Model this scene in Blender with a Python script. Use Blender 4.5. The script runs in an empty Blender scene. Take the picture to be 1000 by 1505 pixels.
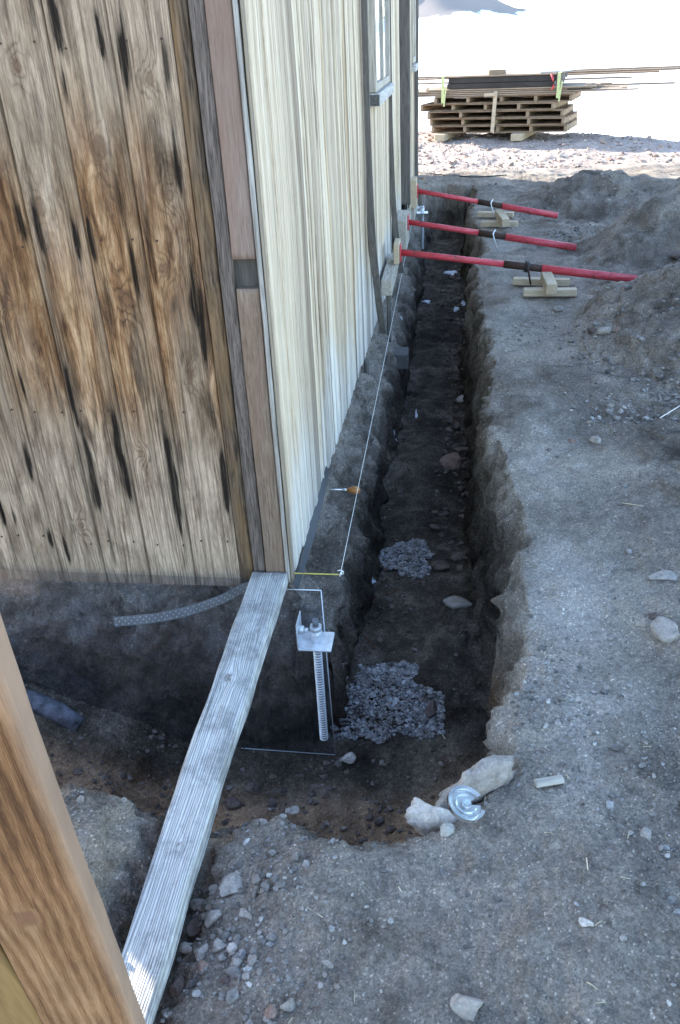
import bpy, bmesh, math, random
import numpy as np
from mathutils import Vector, Matrix
rad = math.radians
S = bpy.context.scene
COL = S.collection

# ------------------------------------------------------------------ camera
F = 1218.0
_y = np.array([165, 702.5, -F]); _y /= np.linalg.norm(_y)
_z = np.array([-112, 2137.5, F]); _z /= np.linalg.norm(_z)
_x = np.cross(_y, _z); _x /= np.linalg.norm(_x); _y = np.cross(_z, _x)
RM = np.array([_x, _y, _z])
CP = np.array([0.5745, -2.530, 1.70])
cam_d = bpy.data.cameras.new('camera'); cam = bpy.data.objects.new('camera', cam_d); COL.objects.link(cam)
cam_d.sensor_fit = 'VERTICAL'; cam_d.sensor_height = 24.0; cam_d.sensor_width = 24.0
cam_d.lens = F / 1505 * 24.0
cam_d.clip_start = 0.05; cam_d.clip_end = 20000
m4 = Matrix([list(RM[0]) + [CP[0]], list(RM[1]) + [CP[1]], list(RM[2]) + [CP[2]], [0, 0, 0, 1]])
cam.matrix_world = m4
S.camera = cam
def ray(px, py): return RM @ np.array([px - 500, -(py - 752.5), -F])
def G(px, py, z=0.0):
    r = ray(px, py); return CP + r * ((z - CP[2]) / r[2])
def FY(px, py, y=0.0):
    r = ray(px, py); return CP + r * ((y - CP[1]) / r[1])

# ------------------------------------------------------------------ light
SUN_EL, SUN_AZ = rad(22), math.atan2(-0.80, 0.60)      # azimuth measured from +Y towards +X
W = bpy.data.worlds.new('World'); S.world = W; W.use_nodes = True
nt = W.node_tree; nt.nodes.clear()
sky = nt.nodes.new('ShaderNodeTexSky'); sky.sky_type = 'NISHITA'; sky.sun_disc = False
sky.sun_elevation = SUN_EL; sky.sun_rotation = SUN_AZ
sky.air_density = 1.0; sky.dust_density = 0.6; sky.ozone_density = 1.0
bg = nt.nodes.new('ShaderNodeBackground'); bg.inputs[1].default_value = 0.15
ou = nt.nodes.new('ShaderNodeOutputWorld')
nt.links.new(sky.outputs[0], bg.inputs[0]); nt.links.new(bg.outputs[0], ou.inputs[0])
sl = bpy.data.lights.new('sun', 'SUN'); sl.energy = 4.0; sl.angle = rad(0.5); sl.color = (1, 0.93, 0.82)
so = bpy.data.objects.new('sun', sl); COL.objects.link(so)
sd = Vector((math.sin(SUN_AZ) * math.cos(SUN_EL), math.cos(SUN_AZ) * math.cos(SUN_EL), math.sin(SUN_EL)))
so.rotation_euler = sd.to_track_quat('Z', 'Y').to_euler()
S.view_settings.view_transform = 'Standard'; S.view_settings.look = 'None'
S.view_settings.exposure = 2.55; S.view_settings.gamma = 1.0
S.render.engine = 'CYCLES'

# ------------------------------------------------------------------ noise
def _h(ix, iy, iz, seed):
    n = (ix * 374761393 + iy * 668265263 + iz * 2147483647 + seed * 1274126177) & 0xFFFFFFFF
    n = ((n ^ (n >> 13)) * 1274126177) & 0xFFFFFFFF
    n = (n ^ (n >> 16)) & 0xFFFFFFFF
    return n.astype(np.float64) / 4294967295.0 * 2 - 1
def vn(x, y, z=0.0, seed=0):
    x, y, z = np.broadcast_arrays(np.asarray(x, float), np.asarray(y, float), np.asarray(z, float))
    xi, yi, zi = np.floor(x), np.floor(y), np.floor(z)
    fx, fy, fz = x - xi, y - yi, z - zi
    xi = xi.astype(np.int64) + 10000; yi = yi.astype(np.int64) + 10000; zi = zi.astype(np.int64) + 10000
    fx = fx * fx * (3 - 2 * fx); fy = fy * fy * (3 - 2 * fy); fz = fz * fz * (3 - 2 * fz)
    r = 0
    for a in (0, 1):
        for b in (0, 1):
            for c in (0, 1):
                w = (fx if a else 1 - fx) * (fy if b else 1 - fy) * (fz if c else 1 - fz)
                r = r + w * _h(xi + a, yi + b, zi + c, seed)
    return r
def fbm(x, y, z=0.0, o=4, seed=0, g=0.5):
    r = 0; a = 1.0; f = 1.0
    for i in range(o):
        r = r + a * vn(np.asarray(x) * f, np.asarray(y) * f, np.asarray(z) * f, seed + i * 17); a *= g; f *= 2.03
    return r
def ss(a, b, x):
    t = np.clip((np.asarray(x, float) - a) / (b - a), 0, 1); return t * t * (3 - 2 * t)
def smin(a, b, k):
    h = np.clip(0.5 + 0.5 * (b - a) / k, 0, 1); return b * (1 - h) + a * h - k * h * (1 - h)

# ------------------------------------------------------------------ helpers
def tag(o, label=None, cat=None, group=None, kind=None):
    if label: o['label'] = label
    if cat: o['category'] = cat
    if group: o['group'] = group
    if kind: o['kind'] = kind
    return o
def empty(name, loc=(0, 0, 0), rz=0.0):
    o = bpy.data.objects.new(name, None); COL.objects.link(o); o.location = loc; o.rotation_euler = (0, 0, rz)
    o.empty_display_size = 0.1; return o
def mesh_np(name, V, Fq, mat, parent=None, attrs=None, smooth=True):
    V = np.asarray(V, np.float32); Fq = np.asarray(Fq, np.int32); k = Fq.shape[1]
    me = bpy.data.meshes.new(name)
    me.vertices.add(len(V)); me.vertices.foreach_set('co', V.ravel())
    me.loops.add(Fq.size); me.loops.foreach_set('vertex_index', Fq.ravel())
    me.polygons.add(len(Fq))
    me.polygons.foreach_set('loop_start', np.arange(len(Fq), dtype=np.int32) * k)
    me.polygons.foreach_set('loop_total', np.full(len(Fq), k, np.int32))
    me.polygons.foreach_set('use_smooth', np.full(len(Fq), smooth))
    me.update(calc_edges=True)
    if attrs:
        for n, a in attrs.items():
            at = me.attributes.new(n, 'FLOAT', 'POINT'); at.data.foreach_set('value', np.asarray(a, np.float32).ravel())
    me.materials.append(mat)
    o = bpy.data.objects.new(name, me); COL.objects.link(o)
    if parent: o.parent = parent
    return o
def gridfaces(ni, nj):
    i, j = np.meshgrid(np.arange(ni - 1), np.arange(nj - 1), indexing='ij')
    a = i * nj + j
    return np.stack([a, a + nj, a + nj + 1, a + 1], -1).reshape(-1, 4)
class MB:
    def __init__(s): s.bm = bmesh.new()
    def box(s, x0, x1, y0, y1, z0, z1, bev=0.004, rot=None, piv=None, jit=0.0):
        vs = [s.bm.verts.new((x, y, z)) for x in (x0, x1) for y in (y0, y1) for z in (z0, z1)]
        fs = [(0, 1, 3, 2), (4, 6, 7, 5), (0, 4, 5, 1), (2, 3, 7, 6), (0, 2, 6, 4), (1, 5, 7, 3)]
        faces = [s.bm.faces.new([vs[i] for i in f]) for f in fs]
        if jit:
            for v in vs: v.co += Vector([random.uniform(-jit, jit) for _ in range(3)])
        allv = vs
        if bev:
            ed = list({e for f in faces for e in f.edges})
            r = bmesh.ops.bevel(s.bm, geom=ed, offset=bev, segments=1, affect='EDGES')
            allv = list({v for f in r['faces'] for v in f.verts} | {v for v in vs if v.is_valid})
        if rot is not None:
            bmesh.ops.rotate(s.bm, verts=allv, cent=Vector(piv or ((x0+x1)/2, (y0+y1)/2, (z0+z1)/2)), matrix=rot)
        return s
    def tube(s, pts, r, n=10, cap=True):
        pts = [Vector(p) for p in pts]; rings = []
        rr = r if hasattr(r, '__len__') else [r] * len(pts)
        up = Vector((0, 0, 1))
        for i, p in enumerate(pts):
            d = (pts[min(i + 1, len(pts) - 1)] - pts[max(i - 1, 0)]).normalized()
            a = d.cross(up)
            if a.length < .05: a = d.cross(Vector((1, 0, 0)))
            a.normalize(); b = d.cross(a)
            rings.append([s.bm.verts.new(p + (a * math.cos(t) + b * math.sin(t)) * rr[i]) for t in [2 * math.pi * k / n for k in range(n)]])
        for i in range(len(rings) - 1):
            for k in range(n):
                f = s.bm.faces.new((rings[i][k], rings[i][(k + 1) % n], rings[i + 1][(k + 1) % n], rings[i + 1][k])); f.smooth = True
        if cap:
            s.bm.faces.new(rings[0][::-1]); s.bm.faces.new(rings[-1])
        return s
    def prism(s, poly, d, bev=0.0):
        a = [s.bm.verts.new(p) for p in poly]; b = [s.bm.verts.new(Vector(p) + Vector(d)) for p in poly]
        s.bm.faces.new(a); s.bm.faces.new(b[::-1]); n = len(a)
        for i in range(n): s.bm.faces.new((a[i], b[i], b[(i + 1) % n], a[(i + 1) % n]))
        return s
    def build(s, name, mat, parent=None):
        bmesh.ops.recalc_face_normals(s.bm, faces=s.bm.faces)
        me = bpy.data.meshes.new(name); s.bm.to_mesh(me); s.bm.free(); me.materials.append(mat)
        o = bpy.data.objects.new(name, me); COL.objects.link(o)
        if parent: o.parent = parent
        return o
def lumpy_box(name, L, Wd, H, mat, parent=None, amp=.003, seed=1, step=.02, bend=0.0, knots=()):
    """timber along local Y from 0 to L, width X, height Z; gently uneven"""
    nu = max(2, int(L / step)); per = []
    nx = max(3, int(Wd / .012)); nz = max(3, int(H / .012)); r = .005
    xs = np.linspace(-Wd / 2 + r, Wd / 2 - r, nx); zs = np.linspace(-H / 2 + r, H / 2 - r, nz)
    per += [(x, H / 2) for x in xs] + [(Wd / 2, z) for z in zs[::-1]] + [(x, -H / 2) for x in xs[::-1]] + [(-Wd / 2, z) for z in zs]
    per = np.array(per); n = len(per)
    Y = np.linspace(0, L, nu + 1)
    V = np.zeros((nu + 1, n, 3))
    V[:, :, 0] = per[None, :, 0]; V[:, :, 2] = per[None, :, 1]; V[:, :, 1] = Y[:, None]
    V[:, :, 0] += amp * 1.2 * fbm(Y * 3, 0, seed, 3, seed)[:, None] + bend * np.sin(Y / L * math.pi)[:, None]
    nn = fbm(V[:, :, 0] * 30, V[:, :, 1] * 3, V[:, :, 2] * 30, 3, seed + 3)
    dirn = per / np.linalg.norm(per, axis=1)[:, None]
    V[:, :, 0] += dirn[None, :, 0] * nn * amp; V[:, :, 2] += dirn[None, :, 1] * nn * amp
    Fq = []
    i, j = np.meshgrid(np.arange(nu), np.arange(n), indexing='ij')
    a = i * n + j; b = i * n + (j + 1) % n
    Fq = np.stack([a, b, b + n, a + n], -1).reshape(-1, 4)
    VV = V.reshape(-1, 3)
    # end caps as centre fans (degenerate quads avoided: use triangles doubled into quads by midpoint)
    me = mesh_np(name, VV, Fq, mat, parent)
    bm = bmesh.new(); bm.from_mesh(me.data); bm.verts.ensure_lookup_table()
    bm.faces.new([bm.verts[k] for k in range(n)][::-1]); bm.faces.new([bm.verts[nu * n + k] for k in range(n)])
    bmesh.ops.recalc_face_normals(bm, faces=bm.faces); bm.to_mesh(me.data); bm.free()
    return me

# ------------------------------------------------------------------ materials
class NT:
    def __init__(s, name):
        s.m = bpy.data.materials.new(name); s.m.use_nodes = True; s.t = s.m.node_tree; s.t.nodes.clear()
        s.out = s.n('ShaderNodeOutputMaterial'); s.p = s.n('ShaderNodeBsdfPrincipled')
        s.l(s.p.outputs[0], s.out.inputs[0])
        s.tc = s.n('ShaderNodeTexCoord')
    def n(s, t): return s.t.nodes.new(t)
    def l(s, a, b): s.t.links.new(a, b)
    def mapping(s, scale, src=None, loc=(0, 0, 0)):
        m = s.n('ShaderNodeMapping'); m.inputs['Scale'].default_value = scale; m.inputs['Location'].default_value = loc
        s.l(src or s.tc.outputs['Object'], m.inputs['Vector']); return m.outputs[0]
    def noise(s, vec, scale=5, det=4, rough=.55, dist=0.0):
        n = s.n('ShaderNodeTexNoise'); n.inputs['Scale'].default_value = scale; n.inputs['Detail'].default_value = det
        n.inputs['Roughness'].default_value = rough; n.inputs['Distortion'].default_value = dist
        s.l(vec, n.inputs['Vector']); return n.outputs['Fac']
    def vor(s, vec, scale=50, feat='F1', out='Distance', rnd=1.0):
        n = s.n('ShaderNodeTexVoronoi'); n.inputs['Scale'].default_value = scale; n.feature = feat
        n.inputs['Randomness'].default_value = rnd
        s.l(vec, n.inputs['Vector']); return n.outputs[out]
    def attr(s, name):
        n = s.n('ShaderNodeAttribute'); n.attribute_name = name; return n.outputs['Fac']
    def ramp(s, fac, stops, interp='LINEAR'):
        r = s.n('ShaderNodeValToRGB'); r.color_ramp.interpolation = interp; e = r.color_ramp.elements
        while len(e) < len(stops): e.new(.5)
        for k, (p, c) in enumerate(stops):
            e[k].position = p; e[k].color = (c, c, c, 1) if not hasattr(c, '__len__') else (*c, 1)
        s.l(fac, r.inputs[0]); return r.outputs[0]
    def mix(s, fac, a, b, mode='MIX'):
        m = s.n('ShaderNodeMix'); m.data_type = 'RGBA'; m.blend_type = mode
        for v, i in ((fac, 0), (a, 6), (b, 7)):
            if hasattr(v, 'is_linked'): s.l(v, m.inputs[i])
            elif i == 0: m.inputs[0].default_value = v
            else: m.inputs[i].default_value = (*v, 1) if len(v) == 3 else v
        return m.outputs[2]
    def math(s, op, a, b=0.0, c=None, clamp=False):
        m = s.n('ShaderNodeMath'); m.operation = op; m.use_clamp = clamp
        for i, v in enumerate((a, b) if c is None else (a, b, c)):
            if hasattr(v, 'is_linked'): s.l(v, m.inputs[i])
            else: m.inputs[i].default_value = v
        return m.outputs[0]
    def sep(s, vec=None):
        x = s.n('ShaderNodeSeparateXYZ'); s.l(vec or s.tc.outputs['Object'], x.inputs[0]); return x.outputs
    def bump(s, h, strength=.5, dist=.005):
        b = s.n('ShaderNodeBump'); b.inputs['Strength'].default_value = strength; b.inputs['Distance'].default_value = dist
        s.l(h, b.inputs['Height']); s.l(b.outputs[0], s.p.inputs['Normal']); return s
    def fin(s, col, rough=.85, metal=0.0, spec=.3):
        if hasattr(col, 'is_linked'): s.l(col, s.p.inputs['Base Color'])
        else: s.p.inputs['Base Color'].default_value = (*col, 1)
        if hasattr(rough, 'is_linked'): s.l(rough, s.p.inputs['Roughness'])
        else: s.p.inputs['Roughness'].default_value = rough
        s.p.inputs['Metallic'].default_value = metal
        s.p.inputs['Specular IOR Level'].default_value = spec
        return s.m

def wood(name, dark, light, axis='Y', freq=60, warm=None, bump=.5, contrast=1.0, big=1.0, crack=0.0, spec=.25):
    """weathered timber; grain along the local axis"""
    N = NT(name); st = .06
    sc = {'X': (st, 1, 1), 'Y': (1, st, 1), 'Z': (1, 1, st)}[axis]
    lw = {'X': (.5, 3, 3), 'Y': (3, .5, 3), 'Z': (3, 3, .5)}[axis]
    v = N.mapping(sc); vl = N.mapping(lw)
    low = N.noise(vl, 1.6 * big, 3)
    wv = N.n('ShaderNodeVectorMath'); wv.operation = 'MULTIPLY_ADD'
    cmb = N.n('ShaderNodeCombineXYZ')
    for i in range(3): N.l(low, cmb.inputs[i])
    N.l(cmb.outputs[0], wv.inputs[0]); wv.inputs[1].default_value = (.05, .05, .05); N.l(v, wv.inputs[2])
    g = N.noise(wv.outputs[0], freq * 1.6, 5, .6)
    g2 = N.noise(wv.outputs[0], freq * 5, 3, .6)
    gg = N.math('ADD', N.math('MULTIPLY', g, .7), N.math('MULTIPLY', g2, .3))
    c = N.ramp(gg, [(.5 - .16 / contrast, dark), (.5 + .14 / contrast, light)])
    if warm is not None:
        c = N.mix(N.ramp(N.noise(vl, 2.3 * big, 4, .6), [(.42, 0.0), (.68, .85)]), c, warm, 'MIX')
    c = N.mix(.55, c, N.ramp(low, [(.25, .62), (.75, 1.0)]), 'MULTIPLY')
    if crack:
        k = N.ramp(N.noise(wv.outputs[0], freq * .9, 2, .4), [(.30, .25), (.36, 1.0)])
        c = N.mix(crack, c, k, 'MULTIPLY')
    N.bump(gg, bump, .004)
    return N.fin(c, .82, 0, spec)

M = {}
# ---- soil
def soil():
    N = NT('soil'); P = N.tc.outputs['Object']
    dug_dark = N.attr('dug_dark'); brown = N.attr('brown'); grit = N.attr('grit'); far = N.attr('sunny')
    big = N.noise(P, 2.6, 5, .6, .4); mid = N.noise(P, 11, 6, .65); fine = N.noise(P, 70, 5, .7); vfine = N.noise(P, 330, 3, .7)
    t = N.math('ADD', N.math('MULTIPLY', big, .45), N.math('ADD', N.math('MULTIPLY', mid, .35), N.math('MULTIPLY', fine, .2)))
    dry = N.ramp(t, [(.37, (.13, .116, .104)), (.45, (.29, .267, .246)), (.53, (.43, .40, .37)), (.64, (.56, .525, .49))])
    dry = N.mix(N.ramp(mid, [(.45, 0.0), (.7, .35)]), dry, (.24, .205, .17))
    sp = N.ramp(N.vor(P, 210, out='Color'), [(.0, .45), (.5, .95), (.84, 1.2), (.92, 2.2), (1, 2.6)])
    sp2 = N.ramp(N.vor(P, 95, out='Color'), [(.0, .62), (.5, .95), (.88, 1.1), (.95, 1.6), (1, 1.8)]); sp = N.mix(1.0, sp, sp2, 'MULTIPLY')
    dry = N.mix(.8, dry, sp, 'MULTIPLY')
    dry = N.mix(N.ramp(vfine, [(.3, .55), (.75, .0)]), dry, (.08, .075, .07))
    dug_col = N.ramp(t, [(.37, (.032, .027, .023)), (.5, (.10, .088, .079)), (.63, (.26, .235, .21))])
    dug_col = N.mix(.7, dug_col, sp, 'MULTIPLY')
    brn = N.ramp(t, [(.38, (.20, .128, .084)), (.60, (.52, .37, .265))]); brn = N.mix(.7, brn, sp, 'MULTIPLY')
    c = N.mix(dug_dark, dry, dug_col); c = N.mix(brown, c, brn)
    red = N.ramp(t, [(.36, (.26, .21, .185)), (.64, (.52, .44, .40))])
    c = N.mix(1.0, c, N.ramp(N.noise(P, .9, 5, .65, .5), [(.38, (.62, .57, .52)), (.5, (1.0, .93, .85)), (.62, (1.22, 1.13, 1.03))]), 'MULTIPLY')
    c = N.mix(grit, c, N.mix(.7, (.52, .485, .44), sp, 'MULTIPLY'))
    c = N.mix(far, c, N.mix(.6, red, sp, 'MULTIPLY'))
    N.bump(N.math('ADD', N.math('MULTIPLY', fine, 1.0), N.math('ADD', N.math('MULTIPLY', vfine, .35), N.math('MULTIPLY', N.vor(P, 120), -.35))), 1.0, .012)
    return N.fin(c, .97, 0, .1)
M['soil'] = soil()
def stone(name, a, b, tint=(.9, .9, .9)):
    N = NT(name); P = N.tc.outputs['Object']; oi = N.attr('rnd')
    n = N.noise(P, 22, 6, .65); n2 = N.noise(P, 160, 4, .7)
    c = N.ramp(N.math('ADD', N.math('MULTIPLY', n, .6), N.math('MULTIPLY', n2, .4)), [(.37, a), (.60, b)])
    c = N.mix(N.ramp(N.noise(P, 9, 5, .7), [(.5, 0.0), (.65, .6)]), c, (.17, .15, .13))
    c = N.mix(1.0, c, N.ramp(oi, [(0, (.45, .44, .44)), (.35, (.85, .82, .8)), (.7, (1, .9, .83)), (.85, (1.05, 1.05, 1.07)), (1, (1.6, 1.58, 1.5))]), 'MULTIPLY')
    N.bump(N.math('ADD', n, n2), .6, .004)
    return N.fin(c, .93, 0, .15)
M['grit'] = stone('grit_stone', (.13, .125, .12), (.34, .33, .32))
M['rock_grey'] = stone('grey_rock', (.20, .197, .19), (.42, .41, .395))
M['rock_dark'] = stone('dark_rock', (.075, .064, .06), (.20, .165, .155))
M['rock_red'] = stone('red_rock', (.15, .105, .09), (.33, .25, .22))
M['rock_beige'] = stone('beige_rock', (.26, .20, .17), (.48, .40, .36))
M['rock_pale'] = stone('pale_rock', (.34, .33, .315), (.68, .665, .64))
M['aggregate'] = stone('aggregate', (.20, .20, .21), (.42, .425, .45))
M['aggregate_dark'] = stone('cinders', (.06, .05, .046), (.19, .165, .155))

# ---- hut front wall (attribute-driven grain)
def frontwall():
    N = NT('weathered_front_boards')
    ring = N.attr('ring'); stain = N.attr('stain'); tone = N.attr('tone'); warm = N.attr('warm'); knot = N.attr('knot')
    v = N.mapping((1, 1, .04)); vm = N.mapping((4, 4, .7)); P = N.tc.outputs['Object']
    fib = N.noise(N.mapping((1, 1, .055)), 330, 5, .75); blot = N.noise(vm, 2.2, 8, .72, .7); blot2 = N.noise(N.mapping((10, 10, 2.2)), 2.0, 8, .72, .6)
    s = N.math('ADD', ring, N.math('MULTIPLY', N.noise(v, 50, 3), .5))
    band = N.math('MULTIPLY_ADD', N.math('SINE', N.math('MULTIPLY', s, 19.0)), .5, .5)
    base = N.ramp(blot, [(.34, (.055, .036, .024)), (.43, (.13, .093, .066)), (.52, (.24, .185, .14)), (.66, (.36, .295, .24))])
    wc = N.ramp(blot2, [(.37, (.06, .026, .012)), (.48, (.20, .105, .05)), (.64, (.40, .27, .165))])
    grey = N.ramp(blot2, [(.34, (.16, .118, .09)), (.58, (.42, .345, .28))])
    c = N.mix(N.math('MULTIPLY', warm, .85), base, wc)
    c = N.mix(N.math('MULTIPLY', N.attr('grey'), .9), c, grey)
    lin = N.ramp(band, [(.0, .45), (.22, .85), (.5, 1.05), (1, 1.1)])
    c = N.mix(N.ramp(N.noise(vm, 1.5, 3), [(.36, .1), (.62, .85)]), c, lin, 'MULTIPLY')
    c = N.mix(.8, c, N.ramp(fib, [(.34, .62), (.62, 1.3)]), 'MULTIPLY'); c = N.mix(.8, c, N.ramp(N.noise(N.mapping((1, 1, .025)), 55, 4, .7), [(.38, .45), (.50, 1.0)]), 'MULTIPLY')
    tn = N.ramp(tone, [(0, (.76, .71, .64)), (.5, (.96, .89, .80)), (1, (1.1, 1.03, .94))]); c = N.mix(1.0, c, tn, 'MULTIPLY')
    c = N.mix(N.math('MULTIPLY', knot, .8), c, (.10, .055, .035))
    st = N.ramp(N.math('ADD', stain, N.math('MULTIPLY', N.math('SUBTRACT', N.noise(N.mapping((1, 1, .03)), 150, 5, .7), .5), 1.5)), [(.15, 0.0), (.5, .42), (1.0, 1.0)])
    c = N.mix(N.math('MINIMUM', st, .96), c, (.006, .005, .0045))
    spk = N.ramp(N.noise(P, 90, 3, .7), [(.24, .4), (.30, 1.0)]); c = N.mix(.6, c, spk, 'MULTIPLY')
    N.bump(N.math('ADD', N.math('MULTIPLY', band, .5), N.math('MULTIPLY', fib, .6)), .45, .003)
    return N.fin(c, .85, 0, .08)
M['front'] = frontwall()
def sidewall():
    N = NT('sun_bleached_side_boards'); tone = N.attr('tone'); low = N.attr('low')
    v = N.mapping((1, 1, .03)); v2 = N.mapping((1, 1, .012)); vm = N.mapping((1, 1, .12))
    f1 = N.noise(N.mapping((1, 1, .04)), 260, 5, .72); f2 = N.noise(v2, 45, 4, .6); b = N.noise(vm, 7, 5, .6)
    g = N.math('ADD', N.math('MULTIPLY', f1, .45), N.math('MULTIPLY', f2, .55))
    cream = N.ramp(g, [(.35, (.17, .13, .095)), (.42, (.38, .315, .24)), (.50, (.56, .485, .39)), (.62, (.72, .645, .54))])
    white = N.ramp(g, [(.34, (.24, .225, .215)), (.44, (.44, .425, .415)), (.55, (.68, .665, .645))])
    ochre = N.ramp(g, [(.34, (.16, .10, .05)), (.6, (.50, .36, .20))])
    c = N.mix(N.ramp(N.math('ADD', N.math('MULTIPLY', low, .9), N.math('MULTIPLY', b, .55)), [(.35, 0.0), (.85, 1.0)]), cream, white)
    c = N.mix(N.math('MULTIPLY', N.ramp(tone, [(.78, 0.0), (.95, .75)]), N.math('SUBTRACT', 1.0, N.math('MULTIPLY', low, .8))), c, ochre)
    c = N.mix(1.0, c, N.ramp(tone, [(0, (.42, .39, .36)), (.22, (.72, .69, .65)), (.5, (.90, .86, .80)), (.8, (1.02, 1.0, .96))]), 'MULTIPLY')
    c = N.mix(N.ramp(N.noise(v, 34, 3, .5), [(.27, .85), (.36, 0.0)]), c, (.06, .05, .04))
    N.bump(g, .6, .004)
    return N.fin(c, .85, 0, .2)
M['side'] = sidewall()
M['post'] = wood('grey_pink_post', (.14, .092, .072), (.29, .22, .185), 'Z', 130, (.22, .135, .10), .35, .8)
M['post_low'] = wood('brown_post_foot', (.09, .06, .042), (.26, .195, .15), 'Z', 130, (.20, .125, .08), .35)
M['strip_brown'] = wood('stained_strip', (.02, .014, .01), (.15, .105, .07), 'Z', 80, (.26, .145, .06), .4, 1.4, 1.3, .8)
M['strip_grey'] = wood('grey_strip', (.045, .034, .028), (.18, .145, .125), 'Z', 120, None, .6, 1.3, 1, .5)
M['pale_trim'] = wood('pale_trim', (.13, .115, .10), (.42, .395, .365), 'Z', 50, None, .5, 1.2)
M['notch'] = wood('dark_notch', (.03, .028, .025), (.10, .095, .085), 'Z', 60, None, .5)
M['case'] = wood('grey_casing', (.07, .064, .06), (.17, .157, .145), 'Z', 50, None, .5)
M['case_pale'] = wood('pale_casing', (.26, .235, .20), (.55, .50, .43), 'Z', 50, None, .5)
M['sill'] = wood('pale_sill', (.25, .245, .24), (.60, .59, .57), 'Y', 60, None, .6)
M['sill_dark'] = wood('sill_dark_end', (.05, .05, .05), (.16, .155, .15), 'Y', 60, None, .6)
M['roofing'] = wood('dark_roof_boards', (.03, .028, .027), (.08, .075, .07), 'Y', 20, None, .5)
M['pine'] = wood('new_pine', (.40, .31, .21), (.66, .55, .40), 'X', 70, None, .25)
M['pineY'] = wood('new_pine_across', (.38, .29, .19), (.62, .51, .37), 'Y', 70, None, .25)
M['oldY'] = wood('old_timber', (.24, .215, .175), (.55, .51, .44), 'Y', 60, None, .4)
M['pallet'] = wood('pallet_wood', (.11, .075, .05), (.34, .24, .16), 'X', 50, None, .3)
M['palletY'] = wood('pallet_stringer_wood', (.16, .11, .07), (.42, .31, .21), 'Y', 50, None, .3)
M['plankX'] = wood('stacked_planks', (.20, .14, .10), (.40, .31, .23), 'X', 50, None, .3)
def beam_mat():
    N = NT('ridged_grey_beam'); k = N.attr('u'); v = N.mapping((1, .03, 1)); vl = N.mapping((2, .6, 2)); P = N.tc.outputs['Object']
    n = N.noise(v, 60, 3, .5); low = N.noise(vl, 2.0, 3)
    s = N.math('ADD', N.math('MULTIPLY', k, 1.0), N.math('MULTIPLY', N.math('SUBTRACT', n, .5), .022))
    band = N.math('MULTIPLY_ADD', N.math('SINE', N.math('MULTIPLY', s, 6.2832 / .0078)), .5, .5)
    fine = N.noise(N.mapping((1, .04, 1)), 320, 4, .7)
    h = N.math('ADD', N.math('MULTIPLY', band, N.ramp(N.noise(N.mapping((14, .8, 14)), 1.5, 3), [(.35, .25), (.6, .8)])), N.math('MULTIPLY', fine, .62))
    c = N.ramp(h, [(.12, (.17, .165, .16)), (.42, (.37, .365, .355)), (.75, (.52, .515, .50)), (1.05, (.63, .62, .60))])
    dirt = N.ramp(N.noise(P, 9, 6, .7), [(.40, .38), (.54, 1.0)]); c = N.mix(.6, c, dirt, 'MULTIPLY')
    c = N.mix(.35, c, N.ramp(low, [(.3, .65), (.7, 1.1)]), 'MULTIPLY')
    chk = N.ramp(N.noise(v, 26, 2, .4), [(.27, .2), (.31, 1.0)]); c = N.mix(.8, c, chk, 'MULTIPLY')
    kn = N.attr('knot'); c = N.mix(N.math('MULTIPLY', kn, .55), c, (.12, .10, .09))
    N.bump(h, .8, .003)
    return N.fin(c, .85, 0, .2)
M['beam'] = beam_mat()
def brace_mat():
    N = NT('orange_brown_timber'); k = N.attr('u'); v = N.mapping((1, .05, 1)); vl = N.mapping((3, .8, 3)); P = N.tc.outputs['Object']
    n = N.noise(v, 45, 3, .5); low = N.noise(vl, 2.4, 4, .6, .5)
    s = N.math('ADD', k, N.math('MULTIPLY', N.math('SUBTRACT', n, .5), .012))
    band = N.math('MULTIPLY_ADD', N.math('SINE', N.math('MULTIPLY', s, 6.2832 / .016)), .5, .5)
    fine = N.noise(N.mapping((1, .028, 1)), 700, 6, .8)
    h = N.math('ADD', N.math('MULTIPLY', band, .14), N.math('MULTIPLY', fine, .86))
    c = N.ramp(N.math('ADD', N.math('MULTIPLY', h, .55), N.math('MULTIPLY', low, .45)), [(.40, (.075, .032, .012)), (.5, (.20, .10, .045)), (.60, (.33, .195, .105))])
    c = N.mix(N.math('MULTIPLY', N.attr('edge'), .75), c, (.36, .25, .18))  # narrow side face lightened in colour, as if catching more light
    c = N.mix(.5, c, N.ramp(N.noise(P, 5, 5, .6), [(.35, .62), (.6, 1.0)]), 'MULTIPLY')
    c = N.mix(N.math('MULTIPLY', N.attr('knot'), .75), c, (.17, .085, .05))
    N.bump(h, .35, .002)
    return N.fin(c, .7, 0, .3)
M['brace'] = brace_mat()

M['brace_dark'] = wood('golden_rough_timber', (.05, .028, .012), (.24, .145, .06), 'Y', 40, (.30, .19, .075), .6, 1.3, 1, .4)
def simple(name, col, rough=.6, metal=0.0, var=.25, scale=30, spec=.4, bump=.1):
    N = NT(name); P = N.tc.outputs['Object']; n = N.noise(P, scale, 5, .65)
    c = N.mix(1.0, col, N.ramp(n, [(.3, 1 - var), (.7, 1 + var)]), 'MULTIPLY'); N.bump(n, bump, .002)
    return N.fin(c, N.ramp(n, [(.3, max(0, rough - .12)), (.7, min(1, rough + .12))]), metal, spec)
def redpaint():
    N = NT('worn_red_paint'); P = N.tc.outputs['Object']; n = N.noise(P, 14, 6, .7); n2 = N.noise(N.mapping((.25, 1, 1)), 60, 4, .7)
    c = N.ramp(n2, [(.3, (.36, .022, .032)), (.7, (.60, .075, .10))])
    c = N.mix(N.ramp(n, [(.60, 0.0), (.68, .8)]), c, (.10, .045, .03))
    return N.fin(c, N.ramp(n, [(.4, .32), (.65, .7)]), 0, .5)
M['red'] = redpaint()
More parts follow.
